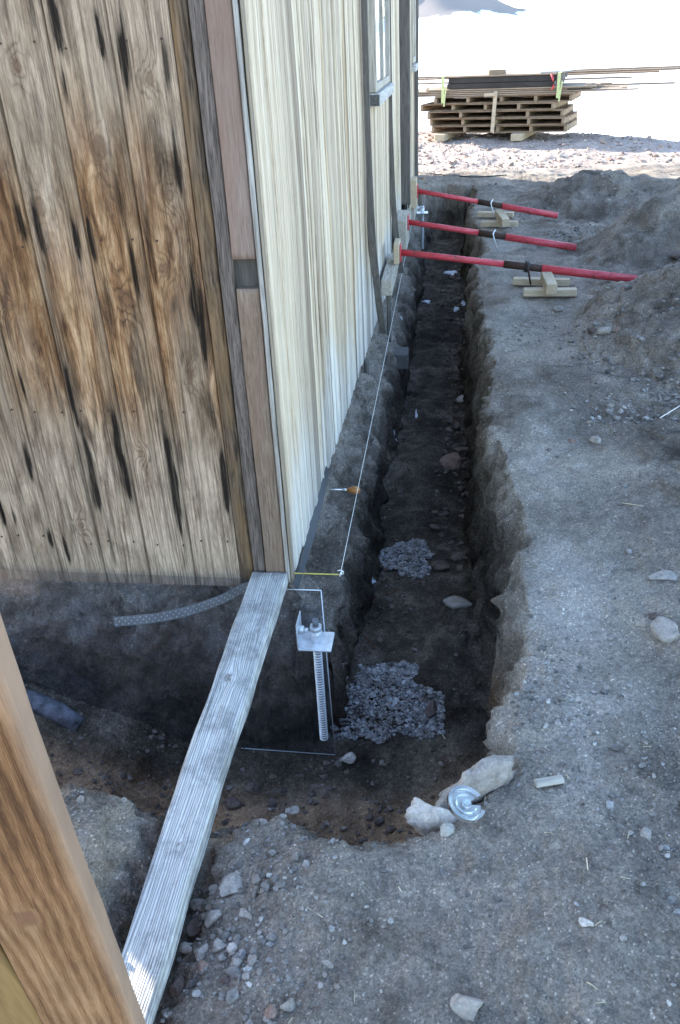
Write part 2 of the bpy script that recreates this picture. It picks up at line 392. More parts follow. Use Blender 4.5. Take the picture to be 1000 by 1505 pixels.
M['rust'] = simple('rusty_thread', (.055, .030, .022), .75, .3, .5, 60)
M['steel'] = simple('galvanised_steel', (.74, .76, .78), .5, .55, .25, 25)
M['lead'] = simple('dull_lead', (.17, .175, .188), .55, .3, .25, 14)
M['hole'] = simple('strap_holes', (.7, .68, .6), .6, 0, .1)
M['black'] = simple('black_plastic', (.02, .02, .022), .5)
M['blackwood'] = simple('black_panels', (.03, .026, .024), .55, 0, .4, 6)
M['copper'] = simple('rusty_wire', (.22, .065, .03), .7, .2)
M['string'] = simple('white_string', (.75, .74, .70), .8, 0, .1)
M['yellow'] = simple('yellow_rule', (.50, .42, .10), .6, 0, .2)
M['handle'] = simple('varnished_handle', (.36, .15, .045), .3, 0, .3, 40, .5)
M['lime'] = simple('yellow_green_strap', (.50, .54, .26), .6, 0, .15)
M['redstrap'] = simple('red_strap', (.6, .07, .07), .6, 0, .15)
M['plastic_pipe'] = simple('blue_grey_pipe', (.115, .12, .15), .7, 0, .75, 22)
M['snow'] = simple('snow', (.82, .84, .87), .7, 0, .05, 3, .3, .4)
M['ice'] = simple('snow_patch', (.60, .63, .72), .5, 0, .15, 40, .4, .4)
M['concrete'] = simple('concrete', (.12, .115, .11), .9, 0, .3, 30, .2, .4)
M['sky_white'] = simple('reflected_sky_white', (.70, .73, .76), .8, 0, .06)  # white that stands in for bright sky reflected in the window panes
M['twig'] = simple('straw', (.50, .42, .30), .8, 0, .3)
M['newchip'] = simple('wood_chip', (.62, .52, .38), .8, 0, .2)

def acrylic():
    m = bpy.data.materials.new('clear_acrylic'); m.use_nodes = True; t = m.node_tree; t.nodes.clear()
    o = t.nodes.new('ShaderNodeOutputMaterial'); mx = t.nodes.new('ShaderNodeMixShader'); tr = t.nodes.new('ShaderNodeBsdfTransparent')
    gl = t.nodes.new('ShaderNodeBsdfGlossy'); lw = t.nodes.new('ShaderNodeLayerWeight'); lw.inputs[0].default_value = .5; pw = t.nodes.new('ShaderNodeMath'); pw.operation = 'POWER'; pw.inputs[1].default_value = 5.0; t.links.new(lw.outputs['Facing'], pw.inputs[0]); fr = t.nodes.new('ShaderNodeMath'); fr.operation = 'MULTIPLY_ADD'; fr.inputs[1].default_value = .96; fr.inputs[2].default_value = .055; t.links.new(pw.outputs[0], fr.inputs[0]); tc = t.nodes.new('ShaderNodeTexCoord')
    tr.inputs[0].default_value = (.88, .885, .90, 1); gl.inputs['Roughness'].default_value = .08
    no = t.nodes.new('ShaderNodeTexNoise'); no.inputs['Scale'].default_value = 38; no.inputs['Detail'].default_value = 8; no.inputs['Roughness'].default_value = .7
    t.links.new(tc.outputs['Object'], no.inputs['Vector'])
    df = t.nodes.new('ShaderNodeBsdfDiffuse'); df.inputs[0].default_value = (.55, .58, .62, 1)
    rp = t.nodes.new('ShaderNodeValToRGB'); rp.color_ramp.elements[0].position = .5; rp.color_ramp.elements[0].color = (.012, .012, .012, 1)
    rp.color_ramp.elements[1].position = .75; rp.color_ramp.elements[1].color = (.07, .07, .07, 1)
    t.links.new(no.outputs['Fac'], rp.inputs[0])
    m2 = t.nodes.new('ShaderNodeMixShader')
    t.links.new(fr.outputs[0], mx.inputs[0]); t.links.new(tr.outputs[0], mx.inputs[1]); t.links.new(gl.outputs[0], mx.inputs[2])
    t.links.new(rp.outputs[0], m2.inputs[0]); t.links.new(mx.outputs[0], m2.inputs[1]); t.links.new(df.outputs[0], m2.inputs[2])
    t.links.new(m2.outputs[0], o.inputs[0]); return m
M['acrylic'] = acrylic()
def glassm(name, col, rough=.05):
    N = NT(name); N.fin(col, rough, 0, .5); N.p.inputs['Transmission Weight'].default_value = .93; N.p.inputs['IOR'].default_value = 1.45
    return N.m
M['glass'] = glassm('bottle_glass', (.50, .58, .60), .22); M['glass'].node_tree.nodes['Principled BSDF'].inputs['Transmission Weight'].default_value = 1.0; M['glass'].node_tree.nodes['Principled BSDF'].inputs['Specular IOR Level'].default_value = .25
M['pane'] = glassm('window_glass', (.95, .97, .98), .02)
M['acryl_edge'] = simple('acrylic_edge', (.62, .66, .70), .4, 0, .1)

# ------------------------------------------------------------------ terrain
def wallx(y): return np.where(np.asarray(y) < 4.6, .019 * np.asarray(y), .0874)
def trench_d(x, y):
    mx = .055 * fbm(y * 1.3, 3.1, 0, 3, 5) + .018 * vn(y * 7, 1.0, 0, 8)
    dx = (.850 + .008 * y - .06 * ss(-.2, -.85, y) + mx) - x
    yl = -1.135 + .05 * ss(.1, .5, x) * -1 + .035 * fbm(x * 3.3, 0, 0, 3, 9)
    dy = y - yl
    de = (9.3 + .15 * vn(x * 4, 0, 0, 3)) - y
    return dx, dy, de
MOUNDS = [(2.53, 2.72, .72, 1.2, 1.0), (2.7, 4.95, .66, 1.1, .7), (2.1, 7.6, .28, 1.0, .9), (3.1, 7.3, .30, 1.2, .8), (3.9, 3.9, .6, 1.5, 1.6)]
def zfun(x, y):
    x = np.asarray(x, float); y = np.asarray(y, float)
    g = .035 * fbm(x * .9, y * .9, 0, 3, 21) + .018 * fbm(x * 3.1, y * 3.1, 0, 3, 22)
    g = g - .05 * ss(.35, .0, x) * ss(-.8, -1.2, y) - .06 * np.exp(-((x + .045) / .085) ** 4) * ss(-.9, -1.15, y)
    g = g + .155 * ss(-.10, -.24, x) * np.exp(-(((x + .32) / .24) ** 2 + ((y + 1.33) / .26) ** 2) ** 1.3)
    g = g + .09 * np.exp(-(((x + .75) / .5) ** 2 + ((y + 1.6) / .4) ** 2))
    g = g + .05 * ss(1.15, 1.6, x) * ss(3.4, .5, y) * (1 + .6 * fbm(x * 2, y * 2, 0, 3, 31))
    for cx, cy, h, r, el in MOUNDS:
        q = np.sqrt(((x - cx) / r) ** 2 + ((y - cy) / (r * el)) ** 2) + .09 * fbm(x * 1.8, y * 1.8, 0, 3, 41)
        g = g + h * np.clip(1 - q, 0, 1) ** 1.15
    g = g + .03 * fbm(x * 7, y * 7, 0, 3, 44) * ss(1.3, 1.8, x) * ss(8.8, 7.5, y)
    g = g + .10 * ss(10.3, 13.5, y) * ss(6, 3, x)
    top = g
    # floor
    fl = -.86 + .035 * fbm(x * 2.6, y * 2.6, 0, 4, 51) + .16 * ss(3.5, 8.5, y)
    fl = fl + .10 * np.exp(-(((x - .43) / .22) ** 2 + ((y - 2.45) / .35) ** 2)) + .13 * np.exp(-(((x - .66) / .12) ** 2 + ((y - .75) / .3) ** 2))
    fl = fl - .09 * ss(.35, -.1, y) * ss(-.75, -.4, x) + .36 * ss(-.55, -1.45, x)
    fl = fl + .10 * ss(.2, .75, x) * ss(-.3, -.8, y)
    dx, dy, de = trench_d(x, y)
    dd = smin(dx, dy, .42); tE = np.clip(de / .35, 0, 1)
    a = np.clip(dd / (.115 + .06 * ss(-.7, -1.1, y)), 0, 1); a = np.clip(smin(a, tE, .1), 0, 1)
    sh = a ** 2.6 * .55 + ss(.35, 1, a) * .45
    z = top + (fl - top) * np.clip(sh, 0, 1)
    # left bank under the long wall
    fL = .135 + .018 * y + .035 * fbm(y * 1.9, 7.7, 0, 3, 61) + .012 * vn(y * 11, 0, 0, 62)
    fL = np.maximum(fL, .10)
    t = (x - wallx(y) + .02) / (fL - wallx(y) + .02)
    bank = -.105 - .34 * np.clip(t, 0, 1) ** 1.15 + .02 * fbm(x * 5, y * 5, 0, 3, 63)
    k = ss(.86, 1.16, t)
    bank = bank * (1 - k) + fl * k
    bank = np.where(x < wallx(y) - .02, -.115, bank)
    mY = ss(.016, .075, y + .012 * fbm(x * 6, 0, 0, 2, 66) - .05 * ss(.02, .12, x))
    inb = ss(9.4, 9.2, y)
    zl = fl + (bank - fl) * mY
    z = np.where((x < .45) & (y > -.06) & (y < 9.4) & (x > -2.3), np.maximum(np.minimum(z, 9), zl) * (inb) + z * (1 - inb), z)
    # beyond the dirt terrace the ground drops below the snow
    edge = 14.6 - .45 * np.maximum(x - 1.0, 0) - .55 * np.maximum(x - 2.6, 0) + .35 * fbm(x * .8, y * .8, 0, 3, 71)
    drop = np.maximum(ss(0, 2.5, y - edge), ss(6, 9, x + .5 * fbm(y * .5, 0, 0, 2, 72)))
    z = z - 1.6 * drop
    z = z - .8 * ss(-6, -12, x) - .8 * ss(-6, -14, y)
    return z
def lines(*segs):
    out = []
    for a, b, st in segs: out.append(np.arange(a, b - st * .3, st))
    out.append([segs[-1][1]]); return np.concatenate(out)
gx = lines((-40, -8, 4), (-8, -2.0, .25), (-2.0, -1.35, .04), (-1.35, -.02, .011), (-.02, .36, .0065), (.36, .62, .011), (.62, .90, .0055), (.90, 1.7, .011), (1.7, 2.7, .022), (2.7, 6, .06), (6, 14, .5))
gy = lines((-30, -6, 3), (-6, -1.9, .15), (-1.9, -1.3, .011), (-1.3, -.85, .008), (-.85, -.06, .012), (-.06, .008, .006), (.008, .085, .0016), (.09, 1.5, .011), (1.5, 3.5, .016), (3.5, 6.0, .024), (6.0, 10.5, .034), (10.5, 16, .07), (16, 30, 1))
X, Y = np.meshgrid(gx, gy, indexing='ij')
Z = zfun(X, Y)
P = np.stack([X, Y, Z], -1)
du = np.gradient(P, axis=0); dv = np.gradient(P, axis=1)
Nn = np.cross(du, dv); Nn /= np.linalg.norm(Nn, axis=-1)[..., None] + 1e-9
steep = 1 - Nn[..., 2]
inner = ss(-3, -1.5, X) * ss(6, 4, X) * ss(16, 12, Y) * ss(-4, -2, Y)
d = .020 * fbm(X * 9, Y * 9, Z * 9, 4, 81, .6) + .009 * fbm(X * 38, Y * 38, Z * 38, 3, 82, .65)
clod = np.clip(fbm(X * 17, Y * 17, Z * 17, 2, 85) - .25, 0, 1)
rough_w = .45 + 1.4 * np.clip(steep * 1.6, 0, 1) + .35 * ss(1.25, 1.7, X) * ss(9, 7.5, Y)
d = d + .008 * fbm(X * 5, Y * 5, 0, 2, 86)
d = d * rough_w + clod * .03 * (np.clip(steep * 2, 0, 1) + .35 * ss(1.25, 1.7, X) + .3 * (Z < -.4))
d *= inner
P2 = P + Nn * d[..., None]
# keep the soil from poking through the clear sheet
P2[..., 1] = np.where((P2[..., 2] > -1.2) & (Y > -.002) & (X < .2), np.maximum(P2[..., 1], -.020), P2[..., 1])
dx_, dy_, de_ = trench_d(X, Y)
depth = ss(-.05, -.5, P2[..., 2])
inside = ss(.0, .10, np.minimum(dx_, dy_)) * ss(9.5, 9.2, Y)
dug_dark = np.clip(inside * (.35 + .65 * depth), 0, 1)  # dug soil mix inside the trench, darker with depth
dug_dark = np.maximum(dug_dark, .38 * ss(1.35, 1.9, X) * ss(9, 8, Y) * np.clip(.5 + fbm(X * 1.7, Y * 1.7, 0, 3, 91), 0, 1))
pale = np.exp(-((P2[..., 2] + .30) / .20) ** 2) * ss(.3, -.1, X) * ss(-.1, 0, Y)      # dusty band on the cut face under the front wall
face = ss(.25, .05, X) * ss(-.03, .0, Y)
dug_dark = np.where(face > .5, np.clip(.55 + .4 * ss(-.40, -.58, P2[..., 2] + .07 * fbm(X * 3, P2[..., 2] * 4, 0, 4, 92)) + .25 * fbm(X * 11, P2[..., 2] * 14, 0, 4, 95), 0, 1), dug_dark)  # cut face gets darker towards its bottom
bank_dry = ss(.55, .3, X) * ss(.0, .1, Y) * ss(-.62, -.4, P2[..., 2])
dug_dark = np.clip(dug_dark - .50 * bank_dry, 0, 1)
brown = np.clip(ss(-.15, -.4, Y) * ss(-.3, -.6, P2[..., 2]) * (.9 + .4 * fbm(X * 4, Y * 4, 0, 3, 93)) + .6 * ss(.45, .7, X) * ss(.1, -.3, Y) * ss(-.2, -.5, P2[..., 2]), 0, 1)
grit_a = np.where(face > .5, np.clip(ss(-.50, -.30, P2[..., 2] + .05 * fbm(X * 2.5, 0, 0, 3, 96)) * (.16 + .9 * fbm(X * 9, P2[..., 2] * 12, 0, 5, 97, .7)), 0, .6) * ss(-.0, -.06, X), 0)
grit_a = np.maximum(grit_a, .42 * np.exp(-((X - 1.0 - .02 * Y) / .20) ** 2) * ss(-.12, -.03, P2[..., 2]) * ss(-1.3, -.7, Y) * ss(8, 5, Y) * np.clip(.75 + .8 * fbm(X * 3.5, Y * 2.2, 0, 5, 98, .6), 0, 1.3))
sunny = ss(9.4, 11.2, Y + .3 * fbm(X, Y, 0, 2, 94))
ground = mesh_np('ground', P2.reshape(-1, 3), gridfaces(len(gx), len(gy)), M['soil'], attrs={'dug_dark': dug_dark, 'brown': brown, 'grit': grit_a, 'sunny': sunny})
tag(ground, kind='structure')
def gz(x, y):
    """height of the finished soil surface, by bilinear lookup"""
    i = int(np.clip(np.searchsorted(gx, x) - 1, 0, len(gx) - 2)); j = int(np.clip(np.searchsorted(gy, y) - 1, 0, len(gy) - 2))
    u = (x - gx[i]) / (gx[i + 1] - gx[i]); v = (y - gy[j]) / (gy[j + 1] - gy[j])
    return float(P2[i, j, 2] * (1 - u) * (1 - v) + P2[i + 1, j, 2] * u * (1 - v) + P2[i, j + 1, 2] * (1 - u) * v + P2[i + 1, j + 1, 2] * u * v)
def gnd(px, py, z0=0.0):
    """where the sight line of a photograph pixel meets the modelled soil"""
    r = ray(px, py); r = r / np.linalg.norm(r); t = .6
    while t < 40:
        p = CP + r * t
        if p[2] < gz(p[0], p[1]): return p
        t += .008
    return G(px, py, z0)

# snow plain and far hills
def snowfield():
    xs = np.concatenate([-np.geomspace(9000, 20, 40), np.linspace(-18, 18, 60), np.geomspace(20, 9000, 40)])
    ys = np.concatenate([-np.geomspace(3000, 20, 20), np.linspace(-18, 40, 90), np.geomspace(42, 9000, 50)])
    A, B = np.meshgrid(xs, ys, indexing='ij')
    Zs = -.75 + .12 * fbm(A * .25, B * .25, 0, 4, 101) - .002 * np.clip(B - 20, 0, 500)
    hide = (A > -11) & (A < 5.2) & (B > -12) & (B < 13.2)
    Zs = Zs - 1.5 * hide
    return mesh_np('snow_plain', np.stack([A, B, Zs], -1).reshape(-1, 3), gridfaces(len(xs), len(ys)), M['snow'])
tag(snowfield(), kind='structure')
def hills():
    N = NT('hill_rock_and_snow'); Pp = N.tc.outputs['Object']; a = N.attr('rock')
    n = N.noise(N.mapping((.004, .004, .012)), 2.2, 7, .65)
    f = N.ramp(N.math('ADD', a, N.math('MULTIPLY', N.math('SUBTRACT', n, .5), 1.5)), [(.46, 0.0), (.54, 1.0)])
    mat = N.fin(N.mix(f, (.82, .85, .90), (.27, .235, .215)), .95, 0, .1)
    xs = np.linspace(-2600, 2600, 260); ys = np.linspace(2200, 4200, 60)
    A, B = np.meshgrid(xs, ys, indexing='ij'); t = (B - 2200) / 2000
    ridge = 230 * ss(420, -350, A + 60 * fbm(A / 150, 0, 0, 3, 111)) + 18
    Zs = -3 + ridge * ss(0, .5, t) * (1 + .25 * fbm(A / 260, B / 260, 0, 5, 112)) 
    rock = ss(30, 62, Zs + 10 * fbm(A / 120, B / 120, 0, 4, 113))
    return mesh_np('hills', np.stack([A, B, Zs], -1).reshape(-1, 3), gridfaces(len(xs), len(ys)), mat, attrs={'rock': rock})
tag(hills(), kind='structure')

# ------------------------------------------------------------------ stones
def ico(sub):
    bm = bmesh.new(); bmesh.ops.create_icosphere(bm, subdivisions=sub, radius=1.0)
    v = np.array([x.co[:] for x in bm.verts]); f = np.array([[q.index for q in x.verts] for x in bm.faces]); bm.free(); return v, f
ICO = {s: ico(s) for s in (1, 2, 4)}
rng = np.random.default_rng(7)
def rock_shape(sub, seed, flat=.7, ang=.35):
    v, f = ICO[sub]; r = np.random.default_rng(seed); v = v.copy()
    for _ in range(9):                                  # planar facets
        n = r.normal(size=3); n /= np.linalg.norm(n); h = r.uniform(.45, .85)
        dd = v @ n; v = np.where((dd > h)[:, None], v - n[None] * (dd - h)[:, None] * .92, v)
    v = v * (1 + ang * .35 * fbm(v[:, 0] * 1.6 + seed, v[:, 1] * 1.6, v[:, 2] * 1.6, 3, seed)[:, None])
    if sub > 2: v = v * (1 + .05 * fbm(v[:, 0] * 7, v[:, 1] * 7, v[:, 2] * 7 + seed, 3, seed + 1)[:, None])
    v *= np.array([r.uniform(.85, 1.25), r.uniform(.7, 1.0), flat * r.uniform(.8, 1.1)]); return v, f
PROTO = [rock_shape(1, 900 + i, .7, .8) for i in range(14)]
PROTO2 = [rock_shape(2, 930 + i, .65, .7) for i in range(14)]
def scatter(name, pts, sizes, mat, protos=PROTO, embed=.25, label=None, cat=None, parent=None):
    Vs, Fs, A, off = [], [], [], 0
    n = len(pts)
    for i in range(n):
        v, f = protos[rng.integers(len(protos))]
        a = rng.uniform(0, 6.28); c, s_ = math.cos(a), math.sin(a); b = rng.uniform(-.5, .5); cb, sb = math.cos(b), math.sin(b)
        Rm = np.array([[c, -s_, 0], [s_, c, 0], [0, 0, 1]]) @ np.array([[1, 0, 0], [0, cb, -sb], [0, sb, cb]])
        w = v @ Rm.T * sizes[i] + np.array(pts[i]) + np.array([0, 0, sizes[i] * (.5 - embed)])
        Vs.append(w); Fs.append(f + off); off += len(v); A.append(np.full(len(v), rng.random()))
    o = mesh_np(name, np.concatenate(Vs), np.concatenate(Fs), mat, parent, {'rnd': np.concatenate(A)}, smooth=False)
    if label: tag(o, label, cat, kind='stuff')
    return o
# candidate surface samples, weighted by real area
Pm = (P2[:-1, :-1] + P2[1:, 1:]) * .5
ar = np.linalg.norm(np.cross(P2[1:, :-1] - P2[:-1, :-1], P2[:-1, 1:] - P2[:-1, :-1]), axis=-1)
Nm = Nn[:-1, :-1, 2]
def sample(n, w):
    p = (ar * w).ravel(); p /= p.sum(); idx = rng.choice(len(p), n, p=p)
    q = Pm.reshape(-1, 3)[idx].copy(); q[:, :2] += rng.uniform(-.004, .004, (n, 2)); return q
xm, ym, zm = Pm[..., 0], Pm[..., 1], Pm[..., 2]
infr = ((xm > -1.3) & (xm < 3.4) & (ym > -1.9) & (ym < 11)).astype(float)
cd = np.hypot(xm - CP[0], ym - CP[1])
clump = np.clip(.5 + 1.3 * fbm(xm * 1.4, ym * 1.4, 0, 4, 121), .05, 2.5)
flatw = np.clip((Nm - .55) * 3, 0.03, 1)
hutm = 1.0 - ((xm < wallx(ym) - .01) & (ym > .02)).astype(float)
near = np.exp(-cd / 2.2)
n1 = 24000
w1 = infr * flatw * clump * hutm * near * (zm > -.5)
pts = sample(n1, w1); sz = np.clip(rng.lognormal(math.log(.0031), .55, n1), .0015, .013)
scatter('ground_gravel', pts, sz, M['grit'], label='fine volcanic grit lying loose over the trodden ground', cat='gravel')
w1b = infr * flatw * clump ** 2 * hutm * np.exp(-cd / 4) * (zm > -.3) * (1 + 4 * (xm > 1.25) * (ym > .5)) 
pts = sample(3400, w1b); sz = np.clip(rng.lognormal(math.log(.0085), .5, 3400), .004, .03)
scatter('ground_pebbles', pts, sz, M['grit'], PROTO2, label='scattered pebbles over the ground and spoil heaps', cat='pebbles')
w2 = infr * hutm * (zm < -.45) * np.clip(Nm - .3, 0.02, 1) * np.exp(-cd / 5) * (.3 + clump)
pts = sample(4200, w2); sz = np.clip(rng.lognormal(math.log(.0055), .6, 4200), .002, .022)
scatter('trench_rubble', pts, sz, M['aggregate_dark'], PROTO2, label='dark cinders and small stones on the floor of the trench', cat='rubble')
w5 = infr * np.exp(-(((xm - .16) / .11) ** 2 + ((ym + 1.45) / .25) ** 2)) * (zm > -.3)
pts = sample(330, w5); sz = np.clip(rng.lognormal(math.log(.0058), .55, 330), .003, .016)
scatter('beam_gravel', pts, sz, M['grit'], PROTO2, label='gravel strewn along the right side of the grey beam', cat='gravel')
# stones along the right foot of the trench
w3 = infr * (zm < -.5) * np.exp(-((xm - .60 - .012 * ym) / .07) ** 2) * (ym > 1.2) * (ym < 8)
pts = sample(260, w3); sz = np.clip(rng.lognormal(math.log(.022), .4, 260), .01, .05)
scatter('trench_cobbles', pts, sz, M['rock_dark'], PROTO2, label='reddish dark cobbles tumbled along the right foot of the trench', cat='cobbles')
# stones in the sunlit band
wf = ((xm > -.2) & (xm < 4.5) & (ym > 10.2) & (ym < 14.8)).astype(float)
pts = sample(1500, wf); sz = np.clip(rng.lognormal(math.log(.017), .5, 1500), .008, .05)
scatter('sunlit_gravel', pts, sz, M['rock_beige'], PROTO2, label='reddish gravel on the sunlit ground before the pallets', cat='gravel')
# two pale gravel pads in the trench
def pad(cx, cy, rx, ry, n, label, seed):
    r = np.random.default_rng(seed); q = []; sizes = []
    while len(q) < n:
        u, v = r.uniform(-1, 1, 2); ang = math.atan2(v, u)
        if u * u + v * v > (1 + .22 * math.sin(3 * ang + seed) + .12 * math.sin(7 * ang)) ** 2: continue
        x, y = cx + u * rx, cy + v * ry; e = u * u + v * v
        if gz(x, y) > -.66: continue
        if r.random() < max(0, e - .55) * .9: continue
        q.append((x, y, gz(x, y) + .022 * max(0, 1 - e) + r.uniform(-.002, .006))); sizes.append(min(.020, max(.0025, r.lognormal(math.log(.0044 + .004 * max(0, e - .5)), .5))))
    return scatter('gravel_bed', q, sizes, M['aggregate'], PROTO2, .3, label, 'gravel')
p = gnd(565, 1030); pad(p[0], p[1], .26, .20, 4600, 'pale crushed gravel bed in the trench nearest the hut corner', 3)
p = gnd(598, 823); pad(p[0], p[1], .15, .19, 2200, 'smaller pale gravel bed farther along the trench floor', 5)

def rock(px, py, wpx, mat, label, seed, flat=.7, sub=4, name='stone', z=None, grp=None, sink=.3, rz=None):
    p = gnd(px, py) if z is None else G(px, py, z)
    dist = -(RM.T @ (p - CP))[2]; s = wpx * dist / F / 2 / 1.0
    v, f = rock_shape(sub, seed, flat)
    o = mesh_np(name, v * s, f, M[mat], attrs={'rnd': np.full(len(v), .55)}, smooth=(sub > 2))
    o.data.polygons.foreach_set('use_smooth', np.zeros(len(o.data.polygons), bool)) if sub <= 2 else None
    o.location = (p[0], p[1], p[2] + s * flat * (1 - sink) * .5)
    o.rotation_euler = (0, 0, seed * 1.7 if rz is None else rz)
    return tag(o, label, 'stone', grp)
rock(684, 1482, 52, 'rock_grey', 'angular pale grey stone at the bottom edge of the photo', 11, .8, sink=.1)
rock(398, 1490, 28, 'rock_red', 'small pinkish stone at the bottom edge right of the beam', 12, .7)
rock(975, 850, 36, 'rock_grey', 'blocky grey stone in a hollow at the right edge, above the pair of stones', 13, .6)
rock(978, 934, 48, 'rock_grey', 'large angular grey stone at the right edge, front one of three', 14, .7, sink=.1)
rock(948, 918, 28, 'rock_grey', 'small rounded grey stone left of the large angular one', 15, .7)
rock(966, 910, 24, 'rock_dark', 'small dark stone tucked behind the large angular one', 16, .6)
rock(876, 650, 22, 'rock_grey', 'flat greyish stone alone on the bare path beside the trench', 17, .6)
rock(841, 650, 14, 'rock_red', 'small brown stone left of the flat path stone', 18, .6)
rock(948, 1228, 24, 'rock_grey', 'pale rounded stone on open ground in the lower right', 19, .7)
rock(861, 1358, 20, 'rock_pale', 'small whitish stone half sunk in lower right ground', 20, .6)
rock(917, 1380, 16, 'rock_grey', 'small grey stone beside a dark damp patch, lower right', 21, .7)
rock(889, 1335, 14, 'rock_dark', 'small dark stone behind the dark damp patch, lower right', 22, .7)
rock(635, 1047, 34, 'rock_dark', 'larger dark red rock on the near gravel bed', 23, .7, sink=0)
rock(620, 1030, 26, 'rock_dark', 'dark brown rock behind the larger one on the near gravel bed', 24, .6, sink=0)
rock(372, 1160, 24, 'rock_dark', 'grey stone on the brown trench floor just right of the beam', 25, .6)
rock(517, 1118, 22, 'rock_pale', 'knobbly cream lump on the trench floor below the clear sheet', 26, .8, sink=0)
rock(503, 1119, 13, 'rock_grey', 'small round grey pebble left of the cream lump', 27, .8, sink=0)
rock(432, 1192, 22, 'rock_pale', 'flat pale stone near the front lip of the trench', 28, .5)
rock(398, 1188, 14, 'rock_grey', 'small tan stone left of the flat pale one by the front lip', 29, .6)
rock(574, 1221, 18, 'rock_dark', 'dark stone in the front lip of the trench beneath the whitish rock', 30, .7)
rock(662, 684, 36, 'rock_red', 'pinkish brown boulder in the middle of the trench floor', 31, .75, sink=0)
rock(680, 668, 30, 'rock_dark', 'dark boulder behind the pinkish one in the trench', 32, .7, sink=0)
rock(678, 590, 15, 'rock_pale', 'pale round stone in the trench, nearer of two', 33, .8, sink=0)
rock(680, 572, 11, 'rock_pale', 'pale round stone in the trench, farther of two', 34, .8, sink=0)
rock(676, 888, 40, 'rock_grey', 'flat slanting slab against the right foot of the trench', 35, .35)
rock(820, 455, 17, 'rock_grey', 'grey stone below the nearest timber crib', 36, .6)
rock(887, 490, 22, 'rock_grey', 'grey stone at the foot of the near spoil heap', 37, .7)
rock(907, 486, 12, 'rock_red', 'orange brown stone at the foot of the near spoil heap', 38, .7)
rock(872, 488, 20, 'rock_dark', 'dark stone at the foot of the near spoil heap', 39, .6)
rock(662, 241, 9, 'rock_red', 'reddish stone at the edge of the building shadow', 40, .7)
rock(897, 235, 14, 'rock_red', 'low stone on the sunlit ground right of the pallets', 42, .4)
rock(995, 378, 20, 'rock_dark', 'dark bluish stone high on the spoil heap at the right edge', 43, .7)
# stones beside the beam, each its own
GR = 'stones heaped along the right side of the beam'
for i, (px, py, w, mt, lb) in enumerate([
    (313, 1352, 26, 'rock_grey', 'grey cobble halfway down the row beside the beam'), (296, 1332, 24, 'rock_grey', 'long upright grey stone leaning by the beam'),
    (287, 1365, 24, 'rock_dark', 'blue grey stone wedged against the beam'), (279, 1398, 22, 'rock_grey', 'angular bluish stone against the beam near its lit end'),
    (297, 1403, 22, 'rock_grey', 'light grey wedge stone next to the angular bluish one'), (322, 1392, 22, 'rock_grey', 'mottled grey stone outermost in the row beside the beam'),
    (342, 1396, 13, 'rock_pale', 'small cream pebble outside the row beside the beam'), (300, 1423, 17, 'rock_red', 'reddish pebble in the row beside the beam'),
    (347, 1421, 22, 'rock_grey', 'pale bluish stone below the cream pebble'), (341, 1306, 32, 'rock_grey', 'broad brownish flat stone right of the beam'),
    (350, 1288, 14, 'rock_pale', 'light small stone above the broad flat one'), (331, 1442, 13, 'rock_dark', 'round dark pebble lower in the row beside the beam'),
    (317, 1312, 18, 'rock_grey', 'upright stone between the beam and the broad flat stone'), (331, 1211, 13, 'rock_dark', 'small dark stone at the lip where the beam meets the ground'),
    (343, 1183, 18, 'rock_dark', 'dark clod at the trench lip right of the beam'), (262, 1455, 22, 'rock_dark', 'dark long stone partly under the beam side')]):
    rock(px, py, w * 1.25, mt, lb, 60 + i, .75, 4, 'stone', None, GR, sink=.0)
# whitish rocks at the lip
def lip_rock(x, y, z, sx, sy, sz_, rz, seed, label, mat='rock_pale'):
    v, f = rock_shape(4, seed, 1.0, .3); v = v * (1 + .20 * fbm(v[:, 0] * 1.3 + seed, v[:, 1] * 1.3, v[:, 2] * 1.3, 4, seed))[:, None] * np.array([sx, sy, sz_])
    v = v * (1 + .17 * fbm(v[:, 0] * 24, v[:, 1] * 24, v[:, 2] * 24, 5, seed, .6)[:, None])
    o = mesh_np('boulder', v, f, M[mat], attrs={'rnd': np.full(len(v), .62)}); o.location = (x, y, z); o.rotation_euler = (0, 0, rz)
    return tag(o, label, 'boulder')
q = G(708, 1160, .01); q[1] += .035; lip_rock(q[0] - .02, q[1], -.03, .115, .07, .095, .45, 223, 'large whitish rounded boulder at the inner corner of the trench lip', 'rock_grey')
q = G(636, 1182, .0); lip_rock(q[0], q[1], -.045, .058, .045, .065, -.2, 207, 'smaller frosty white rock left of the glass disc on the lip')

